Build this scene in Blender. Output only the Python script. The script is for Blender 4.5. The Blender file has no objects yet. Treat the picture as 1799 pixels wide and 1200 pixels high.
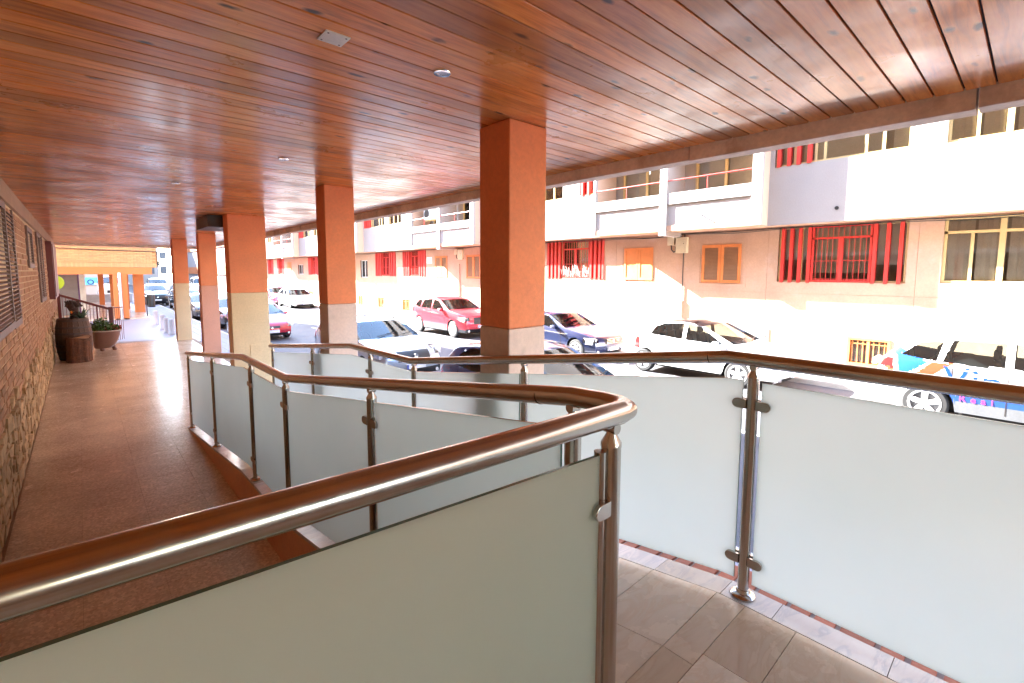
import bpy, math, random
from mathutils import Vector, Matrix
random.seed(7)
sc = bpy.context.scene
COL = sc.collection
R = math.radians

# ------------------------------------------------------------------ camera
GROUND = -0.77          # street level; walkway floor is 0, ramp landing 0.72
cam_d = bpy.data.cameras.new('camera'); cam = bpy.data.objects.new('camera', cam_d); COL.objects.link(cam)
yaw, pit, rol = R(42.2), R(5.338), R(0.203)
f = Vector((math.sin(yaw)*math.cos(pit), math.cos(yaw)*math.cos(pit), -math.sin(pit)))
r = Vector((math.cos(yaw), -math.sin(yaw), 0)); u = r.cross(f)
r2 = math.cos(rol)*r + math.sin(rol)*u; u2 = -math.sin(rol)*r + math.cos(rol)*u
M3 = Matrix((r2, u2, -f)).transposed()
cam.matrix_world = Matrix.Translation((0, 0, 1.98)) @ M3.to_4x4()
cam_d.sensor_width = 36; cam_d.sensor_fit = 'HORIZONTAL'
cam_d.lens = 835.6/1799*36
cam_d.shift_y = -43.3/1799
cam_d.clip_start = 0.02; cam_d.clip_end = 2000
sc.camera = cam

# ------------------------------------------------------------------ light
SUN_DIR = Vector((1, -3.6, -2.1)).normalized()
w = bpy.data.worlds.new('World'); sc.world = w; w.use_nodes = True
nt = w.node_tree; nt.nodes.clear()
sky = nt.nodes.new('ShaderNodeTexSky'); sky.sky_type = 'NISHITA'; sky.sun_disc = False
sky.sun_elevation = math.asin(-SUN_DIR.z); sky.sun_rotation = math.atan2(-SUN_DIR.x, -SUN_DIR.y)
sky.air_density = 1.0; sky.dust_density = 0.6; sky.ozone_density = 1.6
bg = nt.nodes.new('ShaderNodeBackground'); bg.inputs['Strength'].default_value = 0.15
wo = nt.nodes.new('ShaderNodeOutputWorld')
nt.links.new(sky.outputs[0], bg.inputs[0]); nt.links.new(bg.outputs[0], wo.inputs[0])
sl = bpy.data.lights.new('sun', 'SUN'); sl.energy = 5.0; sl.angle = R(0.5); sl.color = (1, .965, .91)
so = bpy.data.objects.new('sun', sl); COL.objects.link(so)
so.rotation_euler = SUN_DIR.to_track_quat('-Z', 'Y').to_euler(); so.location = (-10, 60, 40)
sc.view_settings.view_transform = 'Standard'; sc.view_settings.look = 'None'
sc.view_settings.gamma = 1; sc.view_settings.exposure = 4.28
sc.view_settings.use_curve_mapping = False
sc.cycles.max_bounces = 10; sc.cycles.diffuse_bounces = 6; sc.cycles.glossy_bounces = 5
sc.cycles.transmission_bounces = 8; sc.cycles.transparent_max_bounces = 10
sc.cycles.sample_clamp_indirect = 8; sc.cycles.caustics_reflective = False; sc.cycles.caustics_refractive = False
sc.cycles.use_denoising = True; sc.cycles.use_adaptive_sampling = False

# ------------------------------------------------------------------ materials
def nodes(name):
    m = bpy.data.materials.new(name); m.use_nodes = True
    t = m.node_tree; b = t.nodes['Principled BSDF']
    return m, t, b
def add(t, typ, **kw):
    n = t.nodes.new(typ)
    for k, v in kw.items(): setattr(n, k, v)
    return n
def mixc(t, fac, a, b, mode='MIX'):
    n = t.nodes.new('ShaderNodeMix'); n.data_type = 'RGBA'; n.blend_type = mode
    for idx, v in ((0, fac), (6, a), (7, b)):
        if isinstance(v, bpy.types.NodeSocket): t.links.new(v, n.inputs[idx])
        elif idx == 0: n.inputs[0].default_value = v
        else: n.inputs[idx].default_value = (*v[:3], 1)
    return n.outputs[2]
def ramp(t, src, stops):
    n = t.nodes.new('ShaderNodeValToRGB'); t.links.new(src, n.inputs[0])
    e = n.color_ramp.elements
    while len(e) > 1: e.remove(e[-1])
    for i, (p, c) in enumerate(stops):
        el = e[0] if i == 0 else e.new(p)
        el.position = p; el.color = (*c, 1) if len(c) == 3 else c
    return n.outputs[0]
def noise(t, vec, scale, detail=4, rough=.55, dist=0):
    n = t.nodes.new('ShaderNodeTexNoise'); n.inputs['Scale'].default_value = scale
    n.inputs['Detail'].default_value = detail; n.inputs['Roughness'].default_value = rough
    n.inputs['Distortion'].default_value = dist
    t.links.new(vec, n.inputs['Vector']); return n.outputs['Fac']
def coords(t, scale=(1, 1, 1), rnd=False, geo=False):
    if geo: src = t.nodes.new('ShaderNodeNewGeometry').outputs['Position']
    else: src = t.nodes.new('ShaderNodeTexCoord').outputs['Object']
    mp = t.nodes.new('ShaderNodeMapping'); mp.inputs['Scale'].default_value = scale
    t.links.new(src, mp.inputs['Vector'])
    if rnd:
        oi = t.nodes.new('ShaderNodeObjectInfo')
        mu = t.nodes.new('ShaderNodeMath'); mu.operation = 'MULTIPLY'; mu.inputs[1].default_value = 57.0
        t.links.new(oi.outputs['Random'], mu.inputs[0])
        cb = t.nodes.new('ShaderNodeCombineXYZ')
        for i in range(3): t.links.new(mu.outputs[0], cb.inputs[i])
        t.links.new(cb.outputs[0], mp.inputs['Location'])
    return mp.outputs[0]
def bump(t, b, h, strength=.2, dist=.01):
    n = t.nodes.new('ShaderNodeBump'); n.inputs['Strength'].default_value = strength; n.inputs['Distance'].default_value = dist
    t.links.new(h, n.inputs['Height']); t.links.new(n.outputs[0], b.inputs['Normal'])
def mk(name, col, rough=.6, metal=0., var=.12, scale=3., fine=40., finevar=.06, bmp=0., bscale=60., coat=0., rnd=0., geo=True, dirt=None, spec=.5):
    """base colour with large soft variation, fine grain, optional bump and per-object tint"""
    m, t, b = nodes(name)
    v = coords(t, geo=geo, rnd=False)
    n1 = noise(t, v, scale, 5); n2 = noise(t, v, fine, 3)
    lo = [c*(1-var) for c in col]; hi = [min(1, c*(1+var)) for c in col]
    c = ramp(t, n1, [(.3, lo), (.7, hi)])
    g = ramp(t, n2, [(.3, (1-finevar,)*3), (.7, (1+finevar,)*3)])
    c = mixc(t, 1.0, c, g, 'MULTIPLY')
    if dirt:
        n3 = noise(t, v, dirt[1], 8, .65)
        fac = ramp(t, n3, [(dirt[2], (0,)*3), (dirt[2]+.15, (1,)*3)])
        c = mixc(t, fac, c, dirt[0])
    if rnd:
        oi = t.nodes.new('ShaderNodeObjectInfo')
        rr = ramp(t, oi.outputs['Random'], [(0, (1-rnd,)*3), (1, (1+rnd,)*3)])
        c = mixc(t, 1.0, c, rr, 'MULTIPLY')
    t.links.new(c, b.inputs['Base Color'])
    b.inputs['Metallic'].default_value = metal
    b.inputs['Specular IOR Level'].default_value = spec
    rr = ramp(t, n1, [(.3, (rough*.88,)*3), (.7, (min(1, rough*1.12),)*3)])
    t.links.new(rr, b.inputs['Roughness'])
    b.inputs['Coat Weight'].default_value = coat; b.inputs['Coat Roughness'].default_value = .04
    if bmp: bump(t, b, noise(t, v, bscale, 6), bmp, .01)
    return m
def glass_mat(name, tint=(.35, .42, .42), opac=.35, refl=1.0):
    m, t, b = nodes(name); t.nodes.remove(b)
    tr = t.nodes.new('ShaderNodeBsdfTransparent'); tr.inputs[0].default_value = (*tint, 1)
    df = t.nodes.new('ShaderNodeBsdfDiffuse'); df.inputs[0].default_value = (.02, .025, .03, 1)
    gl = t.nodes.new('ShaderNodeBsdfGlossy'); gl.inputs['Roughness'].default_value = .03
    fr = t.nodes.new('ShaderNodeFresnel'); fr.inputs[0].default_value = 1.55
    m1 = t.nodes.new('ShaderNodeMixShader'); m1.inputs[0].default_value = opac
    t.links.new(tr.outputs[0], m1.inputs[1]); t.links.new(df.outputs[0], m1.inputs[2])
    mu = t.nodes.new('ShaderNodeMath'); mu.operation = 'MULTIPLY'; mu.inputs[1].default_value = refl; mu.use_clamp = True
    t.links.new(fr.outputs[0], mu.inputs[0])
    m2 = t.nodes.new('ShaderNodeMixShader'); t.links.new(mu.outputs[0], m2.inputs[0])
    t.links.new(m1.outputs[0], m2.inputs[1]); t.links.new(gl.outputs[0], m2.inputs[2])
    t.links.new(m2.outputs[0], t.nodes['Material Output'].inputs[0])
    return m
def wood_ceiling():
    m, t, b = nodes('varnished_pine')
    v = coords(t, (1.2, 14, 14), rnd=True); v2 = coords(t, (1, 1, 1), rnd=True); vg = coords(t, geo=True)
    grain = noise(t, v, 2.2, 6, .6, .6)
    big = noise(t, v2, 1.1, 3)
    c = ramp(t, grain, [(.25, (.36, .095, .020)), (.5, (.70, .225, .046)), (.75, (.84, .34, .085))])
    worn = noise(t, vg, 1.6, 6, .6)
    c = mixc(t, ramp(t, worn, [(.5, (0,)*3), (.72, (.5,)*3)]), c, (.74, .40, .18))
    oi = t.nodes.new('ShaderNodeObjectInfo')
    c = mixc(t, 1.0, c, ramp(t, oi.outputs['Random'], [(0, (.62, .60, .58)), (.5, (1, 1, 1)), (1, (1.15, 1.14, 1.12))]), 'MULTIPLY')
    vo = t.nodes.new('ShaderNodeTexVoronoi'); vo.inputs['Scale'].default_value = 3.2
    vm = coords(t, (1.0, 2.4, 1.6), rnd=True); nz = t.nodes.new('ShaderNodeTexNoise'); nz.inputs['Scale'].default_value = 9; nz.inputs['Detail'].default_value = 3; t.links.new(vm, nz.inputs['Vector'])
    vo_v = mixc(t, .035, vm, nz.outputs['Color'], 'LINEAR_LIGHT'); t.links.new(vo_v, vo.inputs['Vector'])
    knot = ramp(t, vo.outputs['Distance'], [(.06, (1,)*3), (.14, (0,)*3)])
    c = mixc(t, knot, c, (.05, .022, .010))
    t.links.new(c, b.inputs['Base Color'])
    rr = ramp(t, noise(t, vg, 2.5, 6, .65), [(.3, (.24,)*3), (.7, (.42,)*3)])
    t.links.new(rr, b.inputs['Roughness'])
    b.inputs['Specular IOR Level'].default_value = .2
    cw = ramp(t, noise(t, vg, 2.1, 7, .65, .4), [(.38, (.04,)*3), (.66, (.85,)*3)]); t.links.new(cw, b.inputs['Coat Weight'])
    b.inputs['Coat Roughness'].default_value = .17; b.inputs['Coat IOR'].default_value = 1.52
    bump(t, b, grain, .12, .004)
    return m
def terrazzo(name, base, spots, rough=.25):
    m, t, b = nodes(name)
    v = coords(t, geo=True)
    vo = t.nodes.new('ShaderNodeTexVoronoi'); vo.inputs['Scale'].default_value = 70; t.links.new(v, vo.inputs['Vector'])
    c = ramp(t, vo.outputs['Color'], [(.15, spots), (.5, base), (.85, [min(1, x*1.25) for x in base])])
    big = noise(t, v, 1.3, 5)
    c = mixc(t, 1.0, c, ramp(t, big, [(.3, (.76, .72, .68)), (.7, (1.08, 1.07, 1.06))]), 'MULTIPLY')
    sc_ = noise(t, coords(t, (3, 9, 1), geo=True), 1.5, 10, .72)
    c = mixc(t, ramp(t, sc_, [(.66, (0,)*3), (.72, (.75,)*3)]), c, [x*.35 for x in base])
    oi = t.nodes.new('ShaderNodeObjectInfo')
    c = mixc(t, 1.0, c, ramp(t, oi.outputs['Random'], [(0, (.93,)*3), (1, (1.06,)*3)]), 'MULTIPLY')
    t.links.new(c, b.inputs['Base Color'])
    t.links.new(ramp(t, noise(t, v, 5, 8, .7), [(.3, (rough*.7,)*3), (.75, (rough*1.6,)*3)]), b.inputs['Roughness'])
    bump(t, b, noise(t, v, 30, 6), .06, .004)
    return m
def marble(name, base, vein, rough=.22, rnd=True):
    m, t, b = nodes(name)
    v = coords(t, rnd=rnd); vs = coords(t, (1, 3, 1), rnd=rnd)
    n = noise(t, vs, 3.2, 9, .62, 1.6)
    c = ramp(t, n, [(.36, base), (.5, [x*.93 for x in base]), (.56, vein), (.62, base)])
    c = mixc(t, ramp(t, noise(t, v, 2, 4), [(.3, (0,)*3), (.8, (.5,)*3)]), c, [vein[i]*.5+base[i]*.5 for i in range(3)])
    oi = t.nodes.new('ShaderNodeObjectInfo')
    c = mixc(t, 1.0, c, ramp(t, oi.outputs['Random'], [(0, (.74, .66, .58)), (.45, (.92, .87, .82)), (1, (1.04, 1.05, 1.06))]), 'MULTIPLY')
    t.links.new(c, b.inputs['Base Color'])
    t.links.new(ramp(t, noise(t, v, 7, 7), [(.3, (rough*.7,)*3), (.7, (rough*1.5,)*3)]), b.inputs['Roughness'])
    return m
def steel():
    m, t, b = nodes('brushed_steel')
    b.inputs['Metallic'].default_value = 1
    v = coords(t, geo=True)
    t.links.new(ramp(t, noise(t, v, 6, 6), [(.3, (.47, .43, .39)), (.7, (.55, .51, .47))]), b.inputs['Base Color'])
    t.links.new(ramp(t, noise(t, v, 25, 5), [(.3, (.17,)*3), (.7, (.27,)*3)]), b.inputs['Roughness'])
    return m
def frosted():
    m, t, b = nodes('frosted_glass')
    v = coords(t, geo=True)
    n = noise(t, v, 1.5, 4)
    t.links.new(ramp(t, n, [(.3, (.68, .72, .62)), (.7, (.72, .76, .66))]), b.inputs['Base Color']); b.inputs['Roughness'].default_value = .22
    b.inputs['Specular IOR Level'].default_value = .25
    tl = t.nodes.new('ShaderNodeBsdfTranslucent')
    t.links.new(ramp(t, n, [(.3, (.80, .90, .92)), (.7, (.85, .94, .96))]), tl.inputs[0])
    mx = t.nodes.new('ShaderNodeMixShader'); mx.inputs[0].default_value = .74
    t.links.new(b.outputs[0], mx.inputs[1]); t.links.new(tl.outputs[0], mx.inputs[2])
    t.links.new(mx.outputs[0], t.nodes['Material Output'].inputs[0])
    return m
def paint(name, col, metal=.0, rough=.3, coat=1.0):
    m, t, b = nodes(name)
    v = coords(t)
    c = ramp(t, noise(t, v, 1.2, 4), [(.3, [x*.95 for x in col]), (.7, [min(1, x*1.05) for x in col])])
    t.links.new(c, b.inputs['Base Color']); b.inputs['Roughness'].default_value = rough
    b.inputs['Metallic'].default_value = metal; b.inputs['Coat Weight'].default_value = coat; b.inputs['Coat Roughness'].default_value = .03
    return m
MT = {}
MT['plank'] = wood_ceiling()
MT['dark_gap'] = mk('dark_gap', (.02, .012, .008), .9)
MT['terrazzo'] = terrazzo('walkway_terrazzo', (.70, .58, .47), (.62, .49, .38), .2)
MT['grout'] = mk('grout', (.36, .25, .17), .85)
MT['marble'] = marble('landing_marble', (.84, .80, .75), (.74, .66, .58))
MT['marble_white'] = marble('coping_marble', (.66, .65, .66), (.48, .50, .56), .16)
MT['steel'] = steel()
MT['frost'] = frosted()
MT['glass_edge'] = mk('green_glass_edge', (.10, .20, .15), .15)
MT['col_orange'] = mk('orange_plaster', (.84, .275, .12), .75, var=.09, scale=2, dirt=((.74, .26, .125), 3.5, .6), bmp=.35, bscale=140)
MT['col_pink'] = mk('pale_pink_plaster', (.76, .59, .51), .75, var=.07, scale=2, dirt=((.58, .45, .38), 5, .62), bmp=.35, bscale=140)
MT['col_cream'] = mk('cream_plaster', (.76, .58, .35), .75, var=.07, scale=2, dirt=((.62, .47, .29), 5, .62), bmp=.35, bscale=140)
MT['col_salmon'] = mk('salmon_plaster', (.66, .32, .22), .75, var=.05, bmp=.3, bscale=140)
MT['kerb_orange'] = mk('kerb_orange_plaster', (.68, .34, .20), .7, var=.08, bmp=.25, bscale=90)
MT['concrete'] = mk('stained_concrete', (.82, .66, .53), .85, var=.25, scale=2.5, bmp=.3, dirt=((.55, .39, .28), 3, .55))
MT['facade_low'] = mk('salmon_render', (.49, .315, .22), .85, var=.10, scale=1.3, finevar=.06, fine=25, bmp=.2, bscale=50, dirt=((.52, .35, .27), 2.2, .56))
MT['facade_up'] = mk('white_render', (.36, .325, .305), .85, var=.05, scale=1.0, bmp=.12, bscale=60)
MT['soffit'] = mk('salmon_soffit', (.50, .30, .20), .85, var=.05)
MT['facade_side'] = mk('salmon_side_render', (.56, .38, .27), .85, var=.05)
MT['brick_wall'] = mk('wall_brick', (.46, .27, .155), .8, var=.16, scale=9, rnd=.22, bmp=.3, bscale=80)
MT['mortar'] = mk('wall_mortar', (.66, .52, .32), .9, var=.12, bmp=.4, bscale=60)
MT['stone'] = mk('cladding_stone', (.52, .37, .205), .8, var=.25, scale=10, rnd=.22, bmp=.5, bscale=30)
MT['dark_wood'] = mk('dark_stained_wood', (.05, .022, .012), .5, var=.2)
MT['shutter_brown'] = mk('brown_shutter', (.15, .09, .068), .5, var=.15)
MT['dark_red'] = mk('dark_red_paint', (.14, .018, .018), .4, var=.1)
MT['frieze'] = mk('frieze_plaster', (.40, .28, .19), .8, var=.15, bmp=.3)
MT['red_fin'] = mk('red_fin_paint', (.62, .045, .035), .45, var=.08)
MT['yellow_frame'] = mk('gold_aluminium', (.58, .43, .20), .4, metal=.0, var=.08)
MT['white_frame'] = mk('white_aluminium', (.72, .72, .70), .4)
MT['wood_shutter'] = mk('orange_wood_shutter', (.60, .195, .055), .55, var=.15)
MT['slat_dull'] = mk('dull_louvre', (.34, .19, .105), .6, var=.12)
MT['win_dark'] = glass_mat('window_glass', (.88, .88, .86), .02, 1.2)
MT['room'] = mk('dim_room', (.5, .44, .38), .9)
MT['blind'] = mk('grey_roller_blind', (.72, .73, .76), .8, var=.08)
MT['curtain'] = mk('pale_curtain', (.78, .72, .64), .9, var=.1)
MT['cable'] = mk('black_cable', (.02, .02, .02), .6)
MT['beige_box'] = mk('beige_meter_box', (.60, .52, .36), .6)
MT['white_plastic'] = mk('white_plastic', (.75, .75, .74), .45)
MT['asphalt'] = mk('asphalt', (.082, .083, .094), .75, var=.25, scale=.7, fine=120, finevar=.25, bmp=.3, bscale=140, dirt=((.055, .055, .062), .5, .52))
MT['paver'] = mk('pavement_paver', (.25, .225, .25), .75, var=.12, rnd=.10, bmp=.2, bscale=90)
MT['plaza'] = mk('plaza_tiles', (.23, .21, .22), .55, var=.12, bmp=.2, bscale=60)
MT['paver_base'] = mk('pavement_joint', (.16, .14, .14), .9)
MT['kerb'] = mk('granite_kerb', (.46, .43, .40), .8, var=.1)
MT['white_line'] = mk('road_paint', (.72, .72, .70), .7, var=.1, dirt=((.2, .2, .2), 12, .6))
MT['red_brick'] = mk('red_brick', (.42, .15, .095), .75, var=.15, rnd=.15, bmp=.3)
MT['grey_mortar'] = mk('grey_mortar', (.38, .35, .36), .9)
MT['yellow_brick'] = mk('yellow_brick', (.55, .31, .14), .8, var=.08, rnd=.09, bmp=.2)
MT['yellow_mortar'] = mk('yellow_mortar', (.50, .27, .12), .9)
MT['arcade_orange'] = mk('arcade_orange', (.62, .19, .055), .7, var=.04, bmp=.15)
MT['roller'] = mk('roller_grey', (.30, .28, .28), .5, var=.08)
MT['purple_trim'] = mk('purple_trim', (.20, .10, .26), .6)
MT['lime'] = mk('lime_sign', (.36, .55, .03), .4, var=.03)
MT['blue_poster'] = mk('blue_poster', (.10, .42, .72), .4, var=.05)
MT['navy'] = mk('navy_print', (.01, .03, .14), .5)
MT['barrel_wood'] = mk('barrel_oak', (.10, .05, .03), .6, var=.3, scale=7, fine=60, finevar=.25, bmp=.3, rnd=.2)
MT['iron'] = mk('barrel_iron', (.09, .065, .06), .5, metal=.6, var=.3)
MT['bark'] = mk('log_bark', (.115, .045, .022), .8, var=.45, scale=9, fine=50, finevar=.35, bmp=.9, bscale=24)
MT['log_top'] = mk('log_end_grain', (.42, .24, .13), .75, var=.2, scale=8)
MT['tub'] = mk('pinkish_ceramic', (.26, .135, .105), .45, var=.1, coat=.3)
MT['tub_rim'] = mk('pale_ceramic_rim', (.66, .58, .50), .4)
MT['soil'] = mk('planter_soil', (.05, .03, .02), .95)
MT['leaf'] = mk('leaf_green', (.085, .17, .035), .5, var=.4, scale=20, rnd=.2)
MT['leaf_blue'] = mk('agave_leaf', (.075, .13, .085), .5, var=.25, scale=15)
MT['flower'] = mk('orange_flower', (.80, .22, .02), .6)
MT['flower_red'] = mk('red_flower', (.40, .06, .04), .6)
MT['stump'] = mk('dark_stump', (.06, .035, .03), .85, var=.4, bmp=.8, bscale=25)
MT['bollard'] = mk('bollard_concrete', (.42, .38, .39), .8, var=.12, bmp=.2)
MT['black_plastic'] = mk('black_plastic', (.018, .018, .02), .45)
MT['tyre'] = mk('tyre_rubber', (.02, .02, .021), .75)
MT['rim'] = mk('alloy_rim', (.66, .66, .67), .35, metal=.35, var=.04)
MT['arch'] = mk('wheel_well', (.008, .008, .008), .9)
MT['grey_clad'] = mk('grey_cladding', (.11, .115, .125), .6)
MT['chrome'] = mk('chrome_trim', (.7, .7, .7), .12, metal=1, var=.02)
MT['car_glass'] = glass_mat('car_glass', (.62, .72, .70), .10, 1.3)
MT['car_glass_dark'] = glass_mat('car_dark_glass', (.10, .11, .12), .7, 1.2)
MT['headlamp'] = glass_mat('headlamp_lens', (.8, .82, .85), .0, 1.3)
MT['lamp_bowl'] = mk('lamp_reflector', (.62, .63, .65), .25, metal=.7)
MT['tail'] = mk('tail_lamp', (.50, .015, .015), .15, coat=1)
MT['plate'] = mk('number_plate', (.75, .75, .73), .4)
MT['seat'] = mk('car_seat', (.16, .15, .15), .85)
MT['plate_blue'] = mk('plate_band', (.02, .06, .35), .4)
for k, c, me in (('p_white', (.78, .78, .77), 0), ('p_red', (.48, .03, .05), .25), ('p_navy', (.012, .02, .07), .3), ('p_silver', (.42, .47, .52), .55),
              ('p_black', (.012, .012, .014), .1), ('p_darkred', (.40, .012, .03), .2), ('p_pink', (.50, .08, .16), .1), ('p_dgrey', (.05, .055, .065), .4), ('p_offwhite', (.72, .72, .68), 0), ('p_sky', (.010, .075, .27), 0), ('p_blue', (.008, .05, .26), 0), ('p_orange', (.36, .05, .02), 0), ('p_deepblue', (.012, .035, .12), .2), ('p_magenta', (.75, .05, .40), 0), ('p_roofblack', (.015, .013, .016), 0)):
    MT[k] = paint('car_'+k[2:], c, me)

# ------------------------------------------------------------------ mesh helpers
class MB:
    def __init__(s): s.v = []; s.f = []
    def quad(s, a, b, c, d):
        n = len(s.v); s.v += [tuple(a), tuple(b), tuple(c), tuple(d)]; s.f.append((n, n+1, n+2, n+3)); return s
    def box(s, x0, x1, y0, y1, z0, z1):
        n = len(s.v)
        s.v += [(x0, y0, z0), (x1, y0, z0), (x1, y1, z0), (x0, y1, z0), (x0, y0, z1), (x1, y0, z1), (x1, y1, z1), (x0, y1, z1)]
        s.f += [(n, n+3, n+2, n+1), (n+4, n+5, n+6, n+7), (n, n+1, n+5, n+4), (n+1, n+2, n+6, n+5), (n+2, n+3, n+7, n+6), (n+3, n, n+4, n+7)]
        return s
    def hull8(s, p):
        n = len(s.v); s.v += [tuple(q) for q in p]
        s.f += [(n, n+3, n+2, n+1), (n+4, n+5, n+6, n+7), (n, n+1, n+5, n+4), (n+1, n+2, n+6, n+5), (n+2, n+3, n+7, n+6), (n+3, n, n+4, n+7)]
        return s
    def tube(s, path, rad, n=14, caps=True, closed=False):
        P = [Vector(p) for p in path]; base = len(s.v); up = None
        for i, p in enumerate(P):
            if closed: d1 = P[i]-P[i-1]; d2 = P[(i+1) % len(P)]-P[i]
            else:
                d1 = P[i]-P[max(i-1, 0)]; d2 = P[min(i+1, len(P)-1)]-P[i]
            if d1.length < 1e-9: d1 = d2
            if d2.length < 1e-9: d2 = d1
            d1 = d1.normalized(); d2 = d2.normalized(); t = (d1+d2).normalized()
            if up is None: up = Vector((0, 0, 1)) if abs(t.z) < .9 else Vector((1, 0, 0))
            a = t.cross(up).normalized(); b = a.cross(t).normalized()
            up = b
            k = 1/max(.5, t.dot(d1))
            rr = rad[i] if isinstance(rad, (list, tuple)) else rad
            bis = (d2-d1)
            for j in range(n):
                an = 2*math.pi*j/n; o = a*math.cos(an)*rr + b*math.sin(an)*rr
                if bis.length > 1e-4:
                    bn = bis.normalized(); o = o + bn*(o.dot(bn))*(k-1)
                s.v.append(tuple(p+o))
        m = len(P)
        for i in range(m if closed else m-1):
            for j in range(n):
                a0 = base+i*n+j; a1 = base+i*n+(j+1) % n; i2 = (i+1) % m
                s.f.append((a0, a1, base+i2*n+(j+1) % n, base+i2*n+j))
        if caps and not closed:
            s.f.append(tuple(base+j for j in reversed(range(n)))); s.f.append(tuple(base+(m-1)*n+j for j in range(n)))
        return s
    def lathe(s, c, prof, n=20, axis='z', caps=True):
        base = len(s.v); c = Vector(c)
        for (rad, h) in prof:
            for j in range(n):
                a = 2*math.pi*j/n; ca, sa = rad*math.cos(a), rad*math.sin(a)
                o = {'z': (ca, sa, h), 'x': (h, ca, sa), 'y': (ca, h, sa)}[axis]
                s.v.append(tuple(c+Vector(o)))
        m = len(prof)
        for i in range(m-1):
            for j in range(n):
                s.f.append((base+i*n+j, base+i*n+(j+1) % n, base+(i+1)*n+(j+1) % n, base+(i+1)*n+j))
        if caps: s.f.append(tuple(base+j for j in reversed(range(n)))); s.f.append(tuple(base+(m-1)*n+j for j in range(n)))
        return s
    def prism(s, poly, ax, a, b):
        """poly in the two other axes (in x,y,z order) extruded along axis ax from a to b"""
        n = len(s.v); k = len(poly)
        def P(p, t): q = list(p); q.insert(ax, t); return tuple(q)
        s.v += [P(p, a) for p in poly] + [P(p, b) for p in poly]
        s.f.append(tuple(n+i for i in reversed(range(k)))); s.f.append(tuple(n+k+i for i in range(k)))
        for i in range(k): s.f.append((n+i, n+(i+1) % k, n+k+(i+1) % k, n+k+i))
        return s
    def mesh(s, name, mat, smooth=False):
        me = bpy.data.meshes.new(name); me.from_pydata(s.v, [], s.f); me.materials.append(mat)
        if smooth: me.polygons.foreach_set('use_smooth', [True]*len(me.polygons))
        me.update(); return me
    def obj(s, name, mat, parent=None, smooth=False, bev=0, fixn=False):
        me = s.mesh(name, mat, smooth)
        if fixn:
            import bmesh
            b = bmesh.new(); b.from_mesh(me); bmesh.ops.recalc_face_normals(b, faces=b.faces); b.to_mesh(me); b.free()
        return link(name, me, parent, bev=bev, smooth=smooth)
def link(name, me, parent=None, loc=None, rot=None, bev=0, smooth=False):
    o = bpy.data.objects.new(name, me); COL.objects.link(o)
    if parent: o.parent = parent
    if loc: o.location = loc
    if rot: o.rotation_euler = rot
    if bev:
        md = o.modifiers.new('bevel', 'BEVEL'); md.width = bev; md.segments = 2; md.limit_method = 'ANGLE'
    if smooth and me:
        try:
            md = o.modifiers.new('es', 'EDGE_SPLIT'); md.split_angle = R(38)
        except Exception: pass
    return o
def thing(name, label, cat, loc=(0, 0, 0), group=None, rz=0, kind=None):
    o = bpy.data.objects.new(name, None); COL.objects.link(o); o.location = loc; o.rotation_euler = (0, 0, rz)
    o.empty_display_size = .2
    return tag(o, label, cat, group, kind)
def tag(o, label, cat, group=None, kind=None):
    o['label'] = label; o['category'] = cat
    if group: o['group'] = group
    if kind: o['kind'] = kind
    return o
def struct(o, label=None):
    o['kind'] = 'structure'
    if label: o['label'] = label
    return o
def sempty(name, loc=(0, 0, 0)):
    o = bpy.data.objects.new(name, None); COL.objects.link(o); o.location = loc; return struct(o)
def inter(pts, x):
    if x <= pts[0][0]: return pts[0][1]
    for (a, b), (c, d) in zip(pts, pts[1:]):
        if x <= c: return b+(d-b)*(x-a)/(c-a)
    return pts[-1][1]
#PART2
# ------------------------------------------------------------------ ground, road, pavements
struct(MB().box(-60, 120, -60, 400, -1.2, GROUND-.02).obj('ground', MT['asphalt']))
struct(MB().quad((4.55, -60, GROUND), (13.3, -60, GROUND), (13.3, 200, GROUND), (4.55, 200, GROUND)).obj('road', MT['asphalt']))
near_pav = struct(MB().box(2.62, 4.4, -20, 130, -1.1, -.656).obj('near_pavement', MT['paver_base']))
far_pav = struct(MB().box(13.42, 15.2, -30, 130, -1.1, -.652).obj('far_pavement', MT['kerb']))
struct(MB().box(4.4, 4.55, -20, 130, -1.1, -.645).obj('near_kerb', MT['kerb'], bev=.01))
struct(MB().box(13.3, 13.42, -30, 130, -1.1, -.645).obj('far_kerb', MT['kerb'], bev=.01))
m = MB()
for y in (1.8, 8.2, 14.6, 21.2, 27.5, 34): m.box(11.05, 13.25, y-.05, y+.05, GROUND-.01, GROUND+.004)
m.box(11.0, 11.1, -20, 60, GROUND-.01, GROUND+.004)
struct(m.obj('parking_line', MT['white_line']))
m = MB()
for y in range(2, 60, 5): m.box(8.35, 8.45, y, y+2, GROUND-.01, GROUND+.004)
struct(m.obj('lane_marking', MT['white_line']))
# pavers of the near pavement, seen through the gaps of the railing and between the columns
pm = MB().box(-.145, .145, -.145, .145, 0, .012).mesh('paver', MT['paver'])
k = 0
for j in range(30):
    for i in range(6):
        y = -1.0+j*.3; x = 2.78+i*.3
        link('paver', pm, near_pav, (x, y, -.656)); k += 1
m = MB()
for j in range(400):
    for i in range(6):
        y = 8.0+j*.3; x = 2.78+i*.3
        m.box(x-.145, x+.145, y-.145, y+.145, -.656, -.644)
o = m.obj('paver_field', MT['paver'], near_pav); o['kind'] = 'stuff'
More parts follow.
